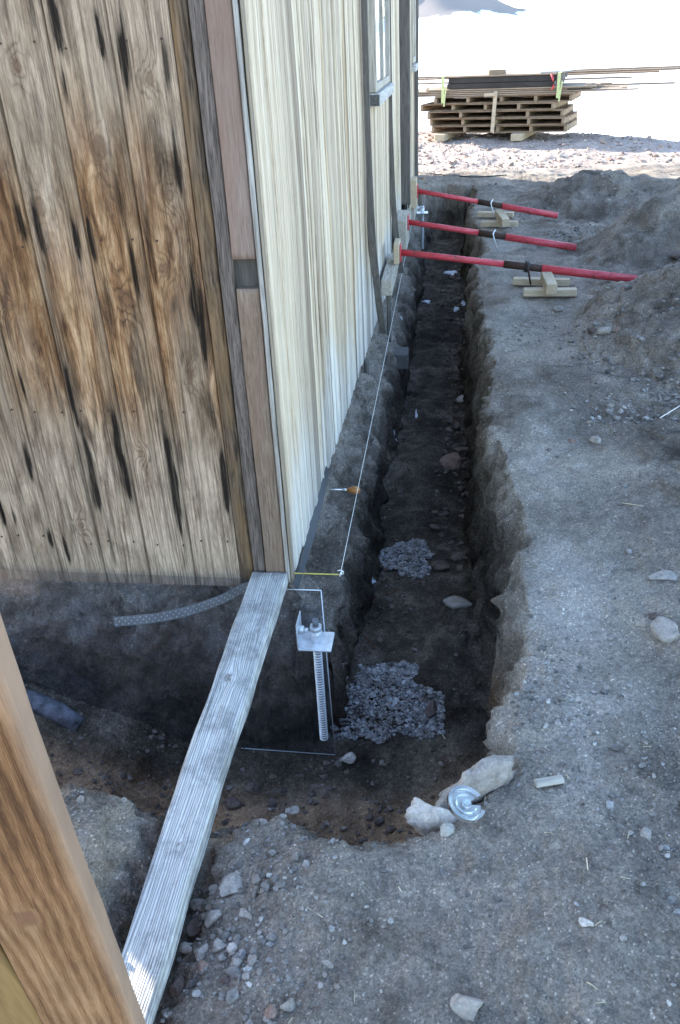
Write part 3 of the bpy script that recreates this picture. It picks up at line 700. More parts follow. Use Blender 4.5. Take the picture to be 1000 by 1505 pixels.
# ------------------------------------------------------------------ hut
hut = empty('wooden_hut', (0, 0, 0))
tag(hut, 'old weathered plank hut with stained brown end and pale bleached long side above the trench', 'hut')
XL, ZT, YB = -2.095, 2.75, 10.3  # XL: hut's unseen left end, placed so sun slips past onto the beam
seams = [-.18 - .178 * k for k in range(12)]
seams = [s_ for s_ in seams if s_ > XL + .03]
def front_wall():
    xs = set(np.round(np.arange(XL, -.1795, .0055), 5).tolist())
    for s_ in seams:
        xs = {x for x in xs if abs(x - s_) > .005}; xs |= {s_ - .0038, s_ - .0026, s_ + .0026, s_ + .0038}
    xs = {x for x in xs if x < -.1832} | {-.1832}
    xs = np.array(sorted(xs)); zs = np.concatenate([np.arange(-.09, 2.2, .008), np.linspace(2.2, ZT, 20)])
    A, B = np.meshgrid(xs, zs, indexing='ij')
    sm = np.array(seams)
    dseam = np.min(np.abs(A[..., None] - sm), -1)
    depth = np.where(dseam < .0034, .026, 0.0)
    bid = np.sum(A[..., None] < sm, -1)
    cent = -.18 - .178 * (bid - .5); u = (A - cent) / .089
    Yv = depth - .0 + .0016 * fbm(A * 6, B * 1.2, 0, 3, 131) + .0022 * u * u * vn(bid * 3.3, 0, 0, 132)
    # grain field
    ring = np.zeros_like(A)
    rb = np.random.default_rng(5)
    for k in range(0, 12):
        m = bid == k; off = rb.uniform(-.35, .35); sgn = rb.choice([-1, 1]); sl_ = rb.uniform(.9, 1.7)
        rr = ((u - off) ** 2) * 2.2 * (1 + .25 * vn(B * 1.3, k * 2.2, 0, 140)) + sgn * sl_ * B * .55 + .35 * fbm(B * 1.1, k * 4.0 + u * .6, 0, 3, 141)
        ring = np.where(m, rr, ring)
    kn = np.zeros_like(A)
    kpx = [(25, 98, 5), (144, 218, 9), (60, 304, 7), (184, 441, 8), (248, 288, 5), (240, 395, 5), (282, 394, 4), (3, 240, 5), (4, 447, 4), (20, 449, 3), (36, 452, 3), (282, 550, 5), (208, 668, 4), (120, 772, 4), (220, 116, 5)]
    for (px, py, r) in kpx:
        p = FY(px, py); rr = r * 2.9 / F * 1.0
        e = np.hypot((A - p[0]) / rr, (B - p[2]) / (rr * 1.5)) * (1 + .18 * vn(A * 70, B * 50, 0, 7))
        ring += 1.1 * np.exp(-(e / 2.2) ** 1.5); kn = np.maximum(kn, ss(1.05, .6, e) * .55 + .9 * np.exp(-((e - 1.0) / .16) ** 2) * .8)
    st = np.zeros_like(A)
    S_ = [(x_, y_, L_, w_ * 1.05, k_) for (x_, y_, L_, w_, k_) in [(80, 34, 50, 10, 1), (148, 60, 36, 8, 1), (182, 78, 66, 13, .95), (94, 124, 44, 7, 1), (26, 312, 62, 12, .8), (112, 352, 56, 9, 1), (136, 352, 56, 12, .85), (245, 96, 46, 8, .7),
          (262, 248, 56, 8, .85), (198, 400, 56, 8, .8), (286, 440, 70, 9, .9), (54, 330, 66, 10, .9), (220, 368, 66, 10, .6), (32, 564, 30, 6, .9), (41, 679, 56, 9, 1.1), (106, 590, 76, 8, .8),
          (135, 700, 95, 15, 1.1), (173, 657, 130, 12, 1), (188, 706, 70, 9, 1), (254, 712, 125, 14, 1.15), (331, 716, 95, 10, 1), (299, 490, 120, 10, .9), (288, 445, 66, 8, .8), (265, 665, 44, 8, .6),
          (74, 791, 32, 7, 1), (97, 805, 42, 7, 1), (164, 807, 58, 9, .6), (22, 760, 26, 5, .9), (2, 755, 36, 6, 1.1), (70, 470, 90, 14, .35), (150, 520, 80, 14, .35), (46, 18, 30, 8, .6), (240, 620, 120, 18, .4), (328, 640, 90, 16, .35), (120, 620, 110, 18, .35), (215, 800, 60, 18, .15), (60, 180, 70, 10, .5), (208, 560, 80, 14, .5), (160, 440, 60, 8, .6), (310, 600, 60, 9, .7), (232, 210, 70, 10, .5), (88, 590, 50, 9, .6), (175, 300, 60, 9, .5), (12, 480, 60, 10, .5)]]
    for (px, py, L, w, k) in S_:
        p = FY(px, py); ww = w * 2.75 / F / 2 * 1.1; ll = L * 2.75 / F / 2 * 1.4
        dz = (B - p[2]) / ll; dxs = (A - p[0] + .004 * vn(B * 9, px, 0, 150)) / ww
        prof = np.where(dz > 0, np.abs(dz) ** 1.3 * .75, np.abs(dz) ** 2.2)
        e = (np.abs(dxs) ** 2.2 + prof * 1.2) * (1 + .3 * fbm(A * 60, B * 14, px, 2, 151)) + .55 * fbm(A * 85, B * 5, px, 2, 152)
        st = np.maximum(st, np.clip(2.0 * k * np.exp(-e * 1.35), 0, 1.0 if k > .7 else k))
        st = np.maximum(st, k * .42 * np.exp(-(np.abs(dxs) / 2.1) ** 2 - (np.abs(dz) / 1.7) ** 2))
    warmf = np.clip(ss(.25, .75, B) * ss(2.0, 1.2, B) * (.65 + .9 * fbm(A * 8, B * 1.3, bid * 2.0, 4, 160)) + .25 * fbm(A * 10, B * 1.6, 3, 3, 161), 0, 1)
    greyf = np.clip(ss(.75, .25, B + .16 * fbm(A * 4, B * 3, 0, 4, 162)) + .75 * ss(1.35, 1.9, B + .2 * fbm(A * 7, B * 1.5, 0, 3, 163)), 0, 1)
    tone = np.clip(.5 + .5 * vn(bid * 7.7, 2.0, 0, 170), 0, 1)
    return mesh_np('front_wall', np.stack([A, Yv, B], -1).reshape(-1, 3), gridfaces(len(xs), len(zs)), M['front'], hut,
                   {'ring': ring, 'stain': st, 'tone': tone, 'warm': warmf, 'knot': kn, 'grey': greyf})
front_wall()
for k_, s_ in enumerate(seams[:6]):
    for z_ in (.10, .62, 1.18, 1.72):
        for dx_n in (-.035, -.135):
            MB().tube([(s_ + dx_n + .01 * vn(k_ * 3.1, z_ * 5, 0, 9), .002, z_ + .02 * float(vn(k_, z_ * 9, 0, 4))), (s_ + dx_n + .01 * vn(k_ * 3.1, z_ * 5, 0, 9), -.0035, z_ + .02 * float(vn(k_, z_ * 9, 0, 4)))], .0032, 8).build('nail', M['rust'], hut)
MB().box(XL, -.05, .026, .05, -.07, ZT, 0).build('wall_lining', M['notch'], hut)
def vstrip(name, x0, x1, y0, y1, z0, z1, mat, seed, amp=.0015, parent=hut):
    """a vertical board with slightly uneven edges, grid-built front and sides"""
    o = lumpy_box(name, z1 - z0, x1 - x0, y1 - y0, mat, parent, amp, seed, .02)
    # lumpy_box runs along Y; turn it upright
    me = o.data; co = np.zeros(len(me.vertices) * 3, np.float32); me.vertices.foreach_get('co', co); co = co.reshape(-1, 3)
    c2 = np.stack([co[:, 0] + (x0 + x1) / 2, co[:, 2] + (y0 + y1) / 2, co[:, 1] + z0], -1)
    me.vertices.foreach_set('co', c2.astype(np.float32).ravel()); me.flip_normals() if hasattr(me, 'flip_normals') else None
    return o
vstrip('cover_strip', -.1795, -.130, -.004, .02, -.082, ZT, M['strip_brown'], 3)
vstrip('inner_post', -.125, -.079, -.012, .03, -.06, ZT, M['strip_grey'], 4)
vstrip('corner_post', -.076, -.004, -.020, .03, 1.135, ZT, M['post'], 5, .0012)
vstrip('corner_post', -.076, -.004, -.020, .03, -.02, 1.045, M['post_low'], 6, .0012)
MB().box(-.078, -.003, .010, .035, 1.03, 1.15, 0).build('post_notch', M['notch'], hut)
vstrip('corner_trim', -.002, .012, -.024, .012, -.05, ZT, M['pale_trim'], 7, .001)
vstrip('corner_trim', .0125, .021, -.012, .02, -.055, ZT, M['side'], 8, .001)

def side_wall(y0, y1, x_off, z0, z1, seed, name='side_wall', straight=None):
    r = np.random.default_rng(seed); ys, xo, tn = [], [], []; y = y0; 
    while y < y1:
        w = r.choice([.028, .045, .07, .10], p=[.34, .26, .24, .16]) * r.uniform(.85, 1.15); pr = r.choice([0.0, .002, .0045, .007], p=[.30, .24, .26, .20]); t = r.random()
        e = min(y + w, y1); b = .0022
        for (yy, xx) in ((y + .0004, -.004), (y + b, pr - .001), (y + b * 2, pr), ((y + e) / 2, pr + .0012), (e - b * 2, pr), (e - b, pr - .001), (e - .0004, -.004)):
            ys.append(yy); xo.append(xx); tn.append(t)
        y = e
    ys, xo, tn = map(np.array, (ys, xo, tn)); zs = np.concatenate([np.arange(z0, 1.0, .03), np.linspace(1.0, z1, 40)])
    A, B = np.meshgrid(ys, zs, indexing='ij')
    zb = .004 * vn(A * 9, 0, 0, seed + 1)
    lean = .0022 * fbm(B * 1.5, A * 3, 0, 3, seed + 2)
    Xv = (wallx(A) if straight is None else straight) + x_off + xo[:, None] + lean * 2
    Bz = np.where(B == zs[0], B + zb, B)
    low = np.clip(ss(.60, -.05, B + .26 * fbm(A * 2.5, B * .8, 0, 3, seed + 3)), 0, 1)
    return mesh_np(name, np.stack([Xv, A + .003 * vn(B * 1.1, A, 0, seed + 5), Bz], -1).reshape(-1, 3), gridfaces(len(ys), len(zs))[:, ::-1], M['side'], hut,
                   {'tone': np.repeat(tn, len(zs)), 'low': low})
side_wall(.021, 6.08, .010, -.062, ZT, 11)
MB().box(-.03, -.004, .02, 6.5, -.05, ZT, 0).build('wall_lining', M['notch'], hut)
# far bay standing forward of the wall
xa, xb = FY(586, 150, 6.1)[0], FY(603, 150, 6.1)[0]
xc = FY(608, 150, 7.3)[0]; xd = FY(615, 120, 7.3)[0]
vstrip('bay_post', xa - .03, xb, 6.08, 6.14, .26, ZT, M['case'], 21)
side_wall(6.145, 7.29, 0, .05, ZT, 13, 'side_wall', straight=xb - .012)
vstrip('bay_post', xb - .02, xd, 7.30, 7.37, .20, ZT, M['case'], 22)
side_wall(7.38, YB, 0, -.05, ZT, 15, 'side_wall', straight=.10)
MB().box(-.03, .09, 6.6, YB - .02, -.05, ZT, 0).build('wall_lining', M['notch'], hut)
MB().box(XL + .02, .08, YB - .02, YB + .02, -.08, ZT, 0).build('back_wall', M['case'], hut)
MB().box(XL - .02, XL, .0, YB, -.08, ZT, 0).build('unseen_left_wall', M['case'], hut)
rf = MB(); rf.prism([(XL - .12, -.15, ZT - .01), (.30, -.15, ZT - .01), (-.68, -.15, ZT + .55)], (0, YB + .3, 0)); rf.build('roof', M['roofing'], hut)
# windows
def window(y0, y1, z0, z1, x, parent=hut):
    m = MB(); t = .045
    m.box(x - .02, x + .035, y0, y0 + t, z0, z1).box(x - .02, x + .035, y1 - t, y1, z0, z1)
    ymid = (y0 + y1) / 2 + .05
    m.box(x - .02, x + .03, ymid - .03, ymid + .03, z0 + t, z1).box(x - .02, x + .03, y0 + t + .002, ymid - .032, z0, z0 + t).box(x - .02, x + .03, ymid + .032, y1 - t - .002, z0, z0 + t)
    w = m.build('window', M['case_pale'], parent)
    for ya, yb in ((y0 + t, ymid - .03), (ymid + .03, y1 - t)):
        MB().box(x + .012, x + .016, ya, yb, z0 + t, z1, 0).build('pane', M['pane'], w)
        MB().box(x + .002, x + .006, ya, yb, z0 + t, z1, 0).build('sky_sheet', M['sky_white'], w)  # added white sheet, gives the glass its reflected-sky look
    MB().box(x - .03, x + .058, y0 - .03, y1 + .04, z0 - .075, z0 - .004, .006).build('sill', M['sill'], w)
    MB().box(x - .01, x + .052, y0 - .034, y0 - .0305, z0 - .07, z0 - .01, 0).build('sill_end', M['sill_dark'], w)
    return w
window(3.12, 4.42, 1.41, 2.5, .090)
# casings and hanging battens beside the window
def batten(pts, w, t, mat, seed):
    pts = np.array(pts, float); n = 60; s_ = np.linspace(0, 1, n); k = np.linspace(0, 1, len(pts))
    P_ = np.stack([np.interp(s_, k, pts[:, i]) for i in range(3)], -1)
    for _ in range(10): P_[1:-1] = (P_[:-2] + P_[2:] + 2 * P_[1:-1]) / 4
    V = []
    for i, p_ in enumerate(P_):
        a = .0012 * vn(i * .5, seed, 0, 5)
        V += [(p_[0], p_[1] - w / 2 + a, p_[2]), (p_[0] + t, p_[1] - w / 2 + a, p_[2]), (p_[0] + t, p_[1] + w / 2 + a, p_[2]), (p_[0], p_[1] + w / 2 + a, p_[2])]
    Fq = [(i * 4 + j, i * 4 + (j + 1) % 4, (i + 1) * 4 + (j + 1) % 4, (i + 1) * 4 + j) for i in range(n - 1) for j in range(4)] + [(3, 2, 1, 0), tuple((n - 1) * 4 + j for j in range(4))]
    return mesh_np('batten', V, Fq, mat, hut, smooth=False)
batten([(.055, 2.88, ZT), (.055, 2.88, 1.2), (.068, 2.90, .6), (.09, 3.0, .2), (.112, 3.1, -.09)], .035, .045, M['case'], 1)
batten([(.085, 4.48, ZT), (.085, 4.48, 1.2), (.10, 4.5, .6), (.13, 4.55, .2), (.16, 4.6, -.04)], .04, .045, M['case'], 2)
xw = FY(604, 90, 6.6)[0]
w2 = MB().box(xw - .02, xw + .03, 6.5, 6.54, 1.47, 2.5).box(xw - .02, xw + .03, 7.1, 7.14, 1.47, 2.5).box(xw - .02, xw + .028, 6.539, 7.101, 1.47, 1.52).build('window', M['case_pale'], hut)
MB().box(xw - .03, xw + .055, 6.46, 7.18, 1.40, 1.46).build('sill', M['sill'], w2)
MB().box(xw + .002, xw + .008, 6.54, 7.1, 1.47, 2.5, 0).build('pane', M['sky_white'], w2)  # pane coloured white for the sky it would reflect
# skirting board stubs low on the far wall
MB().box(xb - .01, xb + .03, 6.3, 7.25, .05, .22).build('skirting', M['case_pale'], hut)

# ------------------------------------------------------------------ beam on the corner
def set_attr(o, name, arr):
    at = o.data.attributes.new(name, 'FLOAT', 'POINT'); at.data.foreach_set('value', np.asarray(arr, np.float32))
def coords(o):
    c = np.zeros(len(o.data.vertices) * 3, np.float32); o.data.vertices.foreach_get('co', c); return c.reshape(-1, 3).astype(float)
def timber(name, A, B, wd, h, mat, amp, seed, roll=0.0, knots=(), bend=0.0, step=.012, up=(0, 0, 1)):
    A = Vector(A); B = Vector(B); L = (B - A).length
    o = lumpy_box(name, L, wd, h, mat, None, amp, seed, step, bend)
    yv = (B - A).normalized(); xv = yv.cross(Vector(up)).normalized(); zv = xv.cross(yv)
    R = Matrix((xv, yv, zv)).transposed() @ Matrix.Rotation(roll, 3, 'Y')
    o.matrix_world = Matrix.Translation(A) @ R.to_4x4()
    c = coords(o); u = c[:, 0] + .35 * c[:, 2] + .010 * fbm(c[:, 1] * 1.6, c[:, 0] * 6, 0, 3, seed); kn = np.zeros(len(c))
    for (kx, ky, r) in knots:
        dx = c[:, 0] - kx; dy = c[:, 1] - ky; e = np.hypot(dx / r, dy / (r * 1.5))
        u = u - np.sign(dx) * r * .9 * np.exp(-(np.abs(dx) / (r * 2.2)) - (dy / (r * 3.2)) ** 2) * (1 - np.exp(-(dx / (r * .35)) ** 2))
        u = np.where((e < 1) & (c[:, 2] > h * .3), kx + e * r * .8, u); kn = np.maximum(kn, ss(1.05, .7, e) * (c[:, 2] > h * .3))
    set_attr(o, 'u', u); set_attr(o, 'knot', kn)
    return o
E0 = G(176, 1540, -.02); 
bA = (-.062, .000, -.028); bB = (float(E0[0]) + .004, float(E0[1]) - .02, -.055)
bA = (-.062, -.026, -.030); bB = (bB[0], bB[1], .0)
d_ = np.array(bB) - np.array(bA)
bB = tuple(np.array(bA) + d_ * (1.70 / abs(d_[1])))
beam = timber('beam', bA, bB, .132, .058, M['beam'], .0035, 31, 0, [(.02, .60, .014), (-.035, .36, .009), (.0, 1.22, .008)], .006)
c = coords(beam); c[:, 0] *= 1 - .26 * c[:, 1] / c[:, 1].max(); beam.data.vertices.foreach_set('co', c.astype(np.float32).ravel()); beam.data.update()
tag(beam, 'long weathered grey squared beam from the hut corner across the trench to the ground', 'beam')

# ------------------------------------------------------------------ brown timber in the left foreground
vdir = ray(499, 2288); vdir = vdir / np.linalg.norm(vdir)
T0 = CP + ray(94, 1395) / np.linalg.norm(ray(94, 1395)) * 1.33
side = 1
topP = T0 - vdir * .98
tt = 0
foot = T0.copy()
while foot[2] > gz(foot[0], foot[1]) - .02 and tt < 3: foot = foot + vdir * .02; tt += .02
brace = timber('prop_timber', foot, topP, .128, .046, M['brace'], .002, 41, 0, [(-.012, (T0 - foot) @ (-vdir) + .14, .015)], 0, .012, up=(.26, -1, .1))
brace2 = timber('prop_timber', foot + np.array([-.095, .0, 0]), topP + np.array([-.125, -.06, 0]), .09, .068, M['brace_dark'], .003, 43, 0, [], 0, .012, up=(.5, -1, .1))
set_attr(brace2, 'edge', np.zeros(len(brace2.data.vertices)))
tag(brace2, 'rough golden brown timber at the bottom left corner, left of the knotted one', 'timber')
brace.data.polygons.foreach_set('use_smooth', np.zeros(len(brace.data.polygons), bool))
c = coords(brace); set_attr(brace, 'edge', ss(.055, .063, c[:, 0]))  # mask of the side face that is painted as lit
tag(brace, 'smooth orange brown leaning timber with an oval knot, left foreground', 'timber')
brace['dbg'] = 1; del brace['dbg']

# ------------------------------------------------------------------ clear sheets
sh = empty('clear_sheet', (0, -.03, -.95))
tag(sh, 'clear acrylic sheet standing against the soil face under the hut front', 'sheet')
def slab(name, poly, y, t, parent, mat=M['acrylic']):
    b = MB(); b.prism([(x, y, z) for x, z in poly], (0, t, 0)); return b.build(name, mat, parent)
xr = FY(493, 1105, -.03)[0]; xr2 = FY(472, 868, -.03)[0]; ztop = FY(472, 868, -.03)[2]; zbot = FY(495, 1110, -.03)[2]
o = slab('panel', [(-1.5, -.02 + .95), (-.02, -.035 + .95), (-.02, ztop + .95), (xr2, ztop + .95), (xr, zbot + .95), (-1.5, zbot + .95)], 0, .003, sh)
ed = MB()
for a, b in [((xr2, ztop), (xr, zbot)), ((-.02, ztop), (xr2, ztop)), ((xr, zbot), (-.7, zbot + .02))]:
    ed.tube([(a[0], .0015, a[1] + .95), (b[0], .0015, b[1] + .95)], .0022, 6)
ed.build('edge', M['acryl_edge'], sh)

# ------------------------------------------------------------------ galvanised bracket and threaded bar
def bracket(x, y, z, label, rodL=.50, k=1.0):
    r = empty('foundation_bracket', (x, y, z)); tag(r, label, 'bracket')
    MB().box(-.012, .112, -.060, .055, -.005, .001, .001).build('base_plate', M['steel'], r)
    MB().box(-.016, -.0122, -.05, .045, -.005, .105, .001).build('upright_plate', M['steel'], r)
    MB().tube([(.05, .0, .0012), (.05, .0, .052)], .022, 24).build('sleeve', M['steel'], r)
    MB().tube([(.05, .0, .0525), (.05, .0, .070)], .024, 6).build('nut', M['steel'], r)
    MB().tube([(.05, .0, .0705), (.05, .0, .098)], .012, 16).build('bar_top', M['lead'], r)
    bo = MB(); bo.tube([(-.012, -.01, .055), (.006, -.01, .055)], .017, 6).tube([(.006, -.01, .055), (.022, -.01, .055)], .009, 14); bo.build('bolt', M['steel'], r)
    rod = MB(); n = 280; pts = []; rr = []
    for i in range(n):
        zz = -.0055 - rodL * i / (n - 1); pts.append((.05, .0, zz)); rr.append(.0135 + .0034 * (1 if i % 6 < 3 else -1))
    rod.tube([pts[0], pts[-1]], .0135, 16); rb_ = rod.build('threaded_bar', M['lead'], r)  # core darker than the rings, so groove shade is in the colour
    th = MB(); q = -.010
    while q > -.004 - rodL:
        th.tube([(.05 + .0001, 0, q), (.05, 0, q - .002), (.05, 0, q - .005), (.05, 0, q - .007)], [.0137, .0175, .0175, .0137], 16); q -= .0125
    th.build('thread', M['steel'], rb_)
    return r
pb = FY(443, 946, -.07); bracket(float(pb[0]) + .014, -.085, float(pb[2]) + .03, 'galvanised angle bracket with nut on a threaded bar beside the hut corner')

# ------------------------------------------------------------------ perforated flashing straps
def strap(name, path, up, w, label, holes=True):
    pts = np.array(path, float); n = 90; k = np.linspace(0, 1, len(pts)); s_ = np.linspace(0, 1, n)
    P_ = np.stack([np.interp(s_, k, pts[:, i]) for i in range(3)], -1)
    for _ in range(30): P_[1:-1] = (P_[:-2] + P_[2:] + 2 * P_[1:-1]) / 4
    upv = np.array(up, float)
    if upv.ndim == 1: U = np.repeat(upv[None], n, 0)
    else: U = np.stack([np.interp(s_, np.linspace(0, 1, len(upv)), upv[:, i]) for i in range(3)], -1)
    U /= np.linalg.norm(U, axis=1)[:, None]
    T = np.gradient(P_, axis=0); T /= np.linalg.norm(T, axis=1)[:, None]; Nv = np.cross(T, U); Nv /= np.linalg.norm(Nv, axis=1)[:, None]
    V = []
    for i in range(n):
        for a, b in ((0, -1), (1, -1), (1, 1), (0, 1)): V.append(P_[i] + U[i] * w * (a - .5) + Nv[i] * b * .0009)
    Fq = [(i * 4 + j, i * 4 + (j + 1) % 4, (i + 1) * 4 + (j + 1) % 4, (i + 1) * 4 + j) for i in range(n - 1) for j in range(4)] + [(3, 2, 1, 0), tuple((n - 1) * 4 + j for j in range(4))]
    o = mesh_np(name, V, Fq, M['lead'], smooth=False); tag(o, label, 'strap')
    if holes:
        h = MB(); L = np.cumsum(np.r_[0, np.linalg.norm(np.diff(P_, axis=0), axis=1)]); s0 = .008; row = 0
        while s0 < L[-1]:
            q = np.array([np.interp(s0, L, P_[:, i]) for i in range(3)]); j = int(np.searchsorted(L, s0)); j = min(j, n - 1)
            for off in ((-.30, .30) if row % 2 == 0 else (0.0,)):
                cc = q + U[j] * w * off
                h.tube([cc - Nv[j] * .0014, cc + Nv[j] * .0014], .0017, 8)
            s0 += .011; row += 1
        h.build('perforations', M['hole'], o)
    return o
s0 = FY(168, 914, -.20); s1 = FY(225, 909, -.17); s2_ = FY(275, 899, -.13); s3 = FY(325, 882, -.08); s4 = FY(362, 861, -.04); s5 = (-.10, -.034, -.075)
strap('flashing_strap', [s0, s1, s2_, s3, s4, s5], (0, .12, 1), .040, 'dull grey perforated metal strap curling left under the hut front')
strap('flashing_strap', [(.026, .00, -.085), (.030, .25, -.083), (.030, .5, -.076), (.032, .75, -.062), (.034, .90, -.04)], [(-.5, 0, 1), (-.8, 0, .6), (-.3, 0, 1)], .034, 'dull grey metal strap hanging under the bottom edge of the pale long side', False).data.materials[0] = simple('dark_lead', (.055, .058, .065), .6, 0, .3, 20, .3)

# ------------------------------------------------------------------ string line, rule, awls
rl = MB(); rl.box(.018, .198, .030, .036, -.046, -.043, .0005); tag(rl.build('folding_rule', M['yellow']), 'thin yellow green rule sticking out from the hut corner with string tied on', 'rule')
sx, sy, sz0 = .196, .033, -.038
fs = (.170, 9.6, -.05); n = 60
pts = [(sx + (fs[0] - sx) * t, sy + (fs[1] - sy) * t, sz0 + (fs[2] - sz0) * t - .02 * math.sin(math.pi * t)) for t in np.linspace(0, 1, n)]
st = MB(); st.tube(pts, [.0011 + .0011 * t for t in np.linspace(0, 1, n)], 6)
st.tube([(sx + .012 * math.cos(a), sy - .004, sz0 + .006 + .010 * math.sin(a)) for a in np.linspace(2.6, -1.2, 14)], .0016, 6)
st.tube([(sx - .003, sy - .006, sz0 - .01), (sx + .002, sy - .007, sz0 + .003), (sx + .004, sy + .004, sz0 + .006)], .0035, 8)
tag(st.build('string_line', M['string']), 'tight white string stretched along the long side of the hut', 'string')
def awl(x, y, z, L, label, rz=-.04, k=1.0):
    r = empty('awl', (x, y, z), rz); tag(r, label, 'awl')
    MB().tube([(0, 0, 0), (L, 0, 0)], [.0012 * k, .0035 * k], 8).build('spike', M['steel'], r)
    MB().tube([(L, 0, 0), (L + .018 * k, 0, 0)], .006 * k, 12).build('ferrule', M['steel'], r)
    h = [(0, .007), (.01, .011), (.024, .0165), (.04, .0185), (.052, .016), (.059, .010), (.062, .003)]
    MB().tube([(L + .018 * k + a * k, 0, 0) for a, _ in h], [b * k for _, b in h], 18).build('handle', M['handle'], r)
    return r
awl(.028, .80, -.094, .088, 'wooden handled awl stuck in the hut side near the corner')
pa = FY(617, 264, 9.6); awl(.07, 9.6, -.01, .09, 'far awl holding the other end of the string', 0, 1.2)

# ------------------------------------------------------------------ red props
def prop(y, xw_, zw, xe, ze, label, xdark, y2=None, lever=True):
    r = empty('steel_prop', (xw_, y, zw)); tag(r, label, 'prop', 'red raking props braced against the hut wall')
    A = Vector((0, 0, 0)); B = Vector((xe - xw_, (y2 or y) - y, ze - zw)); D = B.normalized()
    a, b = xdark; L = B.length
    inner = MB(); inner.tube([A, A + D * (a * L)], .0235, 20)
    inner.build('inner_tube', M['red'], r)
    for k in range(7):
        q = A + D * (a * L * (.12 + .13 * k)); MB().tube([q + Vector((0, 0, .021)), q + Vector((0, 0, .0245))], .0065, 10).build('pin_hole', M['black'], r)
    MB().tube([A + D * (a * L), A + D * (b * L)], .027, 20).build('threaded_sleeve', M['rust'], r)
    MB().tube([A + D * (b * L), B], .030, 20).build('outer_tube', M['red'], r)
    MB().box(-.010, .0, -.055, .055, -.06, .06, .002).build('end_plate', M['red'], r)
    if lever:
        c0 = A + D * ((a + (b - a) * .62) * L)
        MB().tube([c0 - D * .018, c0 + D * .018], .041, 8).build('collar_nut', M['black'], r)
        MB().tube([c0 + Vector((0, -.04, .03)), c0 + Vector((.01, -.05, -.03)), c0 + Vector((.03, -.045, -.12))], .007, 8).build('lever', M['rust'], r)
    else:
        c0 = A + D * ((a + (b - a) * .62) * L)
        MB().tube([c0 + Vector((.0, .0, .045)), c0 + Vector((-.02, -.035, .02)), c0 + Vector((.0, -.04, -.05)), c0 + Vector((.03, -.03, -.13))], .006, 8).build('lever', M['steel'], r)
    return r
prop(3.86, .225, .29, 1.96, .06, 'nearest and longest red steel prop with a black collar over a timber crib', (.44, .60))
prop(4.97, .232, .30, 1.66, .06, 'middle red steel prop between the nearest and the farthest', (.42, .58), 4.95, False)
prop(6.35, .262, .34, 1.66, .06, 'farthest red steel prop next to the far timber crib', (.43, .60), 6.40, False)
def crib(px0, py0, px1, py1, px2, py2, px3, py3, bx0, by0, bx1, by1, label):
    c = gnd((px0 + px3) / 2, (py1 + py3) / 2); zg = max(gz(c[0] + a, c[1] + b) for a in (-.15, 0, .15) for b in (-.12, 0, .1)) - .005
    r = empty('timber_crib', (c[0], c[1], zg)); tag(r, label, 'timber crib', 'pine cribs under the red props')
    def loc(px, py, z): q = G(px, py, zg + z); return q[0] - c[0], q[1] - c[1]
    hh = .05
    for (ax, ay, ex, ey, nm) in ((px0, py0, px1, py1, 'rear'), (px2, py2, px3, py3, 'front')):
        x0, y0 = loc(ax, ay, hh); x1, y1 = loc(ex, ey, hh); ang = math.atan2(y1 - y0, x1 - x0)
        MB().box(x0, x0 + math.hypot(x1 - x0, y1 - y0), y0 - .035, y0 + .035, 0, hh, .003, Matrix.Rotation(ang, 3, 'Z'), (x0, y0, 0)).build('runner', M['pine'], r)
    x0, y0 = loc(bx0, by0, hh + .075); x1, y1 = loc(bx1, by1, hh + .075); ang = math.atan2(x1 - x0, y0 - y1)
    L = math.hypot(x1 - x0, y1 - y0)
    MB().box(x1 - .038, x1 + .038, y1, y1 + L, hh + .001, hh + .076, .004, Matrix.Rotation(ang, 3, 'Z'), (x1, y1, 0)).build('bearer', M['pineY'], r)
    return r
crib(755, 408, 838, 410, 770, 424, 848, 424, 803, 398, 812, 418, 'pine timber crib with a chunky bearer under the nearest red prop')
crib(702, 311, 755, 312, 707, 325, 762, 325, 733, 308, 744, 322, 'small pine timber crib by the far red prop')

# timbers between props and wall
def block(x0, x1, y0, y1, z0, z1, mat, label, nm='packing_timber', rz=0, rx=0, cat='timber block'):
    cx, cy, cz = (x0 + x1) / 2, (y0 + y1) / 2, z0
    r = MB(); r.box(x0 - cx, x1 - cx, y0 - cy, y1 - cy, 0, z1 - z0, .004); o = r.build(nm, M[mat]); o.location = (cx, cy, cz); o.rotation_euler = (rx, 0, rz)
    return tag(o, label, cat)
block(.110, .185, 3.32, 4.15, .11, .22, 'oldY', 'pale squared timber lying along the wall behind the nearest prop')
block(.172, .213, 3.76, 3.98, .225, .37, 'pineY', 'upright pine block between the nearest prop and the wall')
block(.125, .220, 4.72, 5.22, .12, .36, 'oldY', 'grey white timber packing behind the middle prop')
block(.165, .250, 6.22, 6.5, .20, .46, 'pineY', 'yellowish pine block behind the farthest prop')
# small posts below the wall
def wpost(y, x, z0, z1, label, w=.03):
    o = vstrip('support_post', x - w / 2, x + w / 2, y - w / 2, y + w / 2, z0, z1, M['case'], 50, .001, None)
    return tag(o, label, 'post')
wpost(3.55, .145, -.30, .055, 'short grey post standing on the concrete pad under the wall timber')
q = G(536, 575, -.25); wpost(2.45, .075, -.5, -.055, 'short grey post half hidden in the soil bank below the wall')
pc = G(578, 452, -.30); r_ = MB(); r_.box(-.10, .10, -.09, .09, -.12, .0, .008); o = r_.build('concrete_pad', M['concrete']); o.location = (.19, 3.52, -.36)
tag(o, 'grey concrete pad set in the bank beneath the long side', 'pad')
bracket(.225, 7.4, -.05, 'far galvanised bracket in the trench behind the farthest prop', .4)

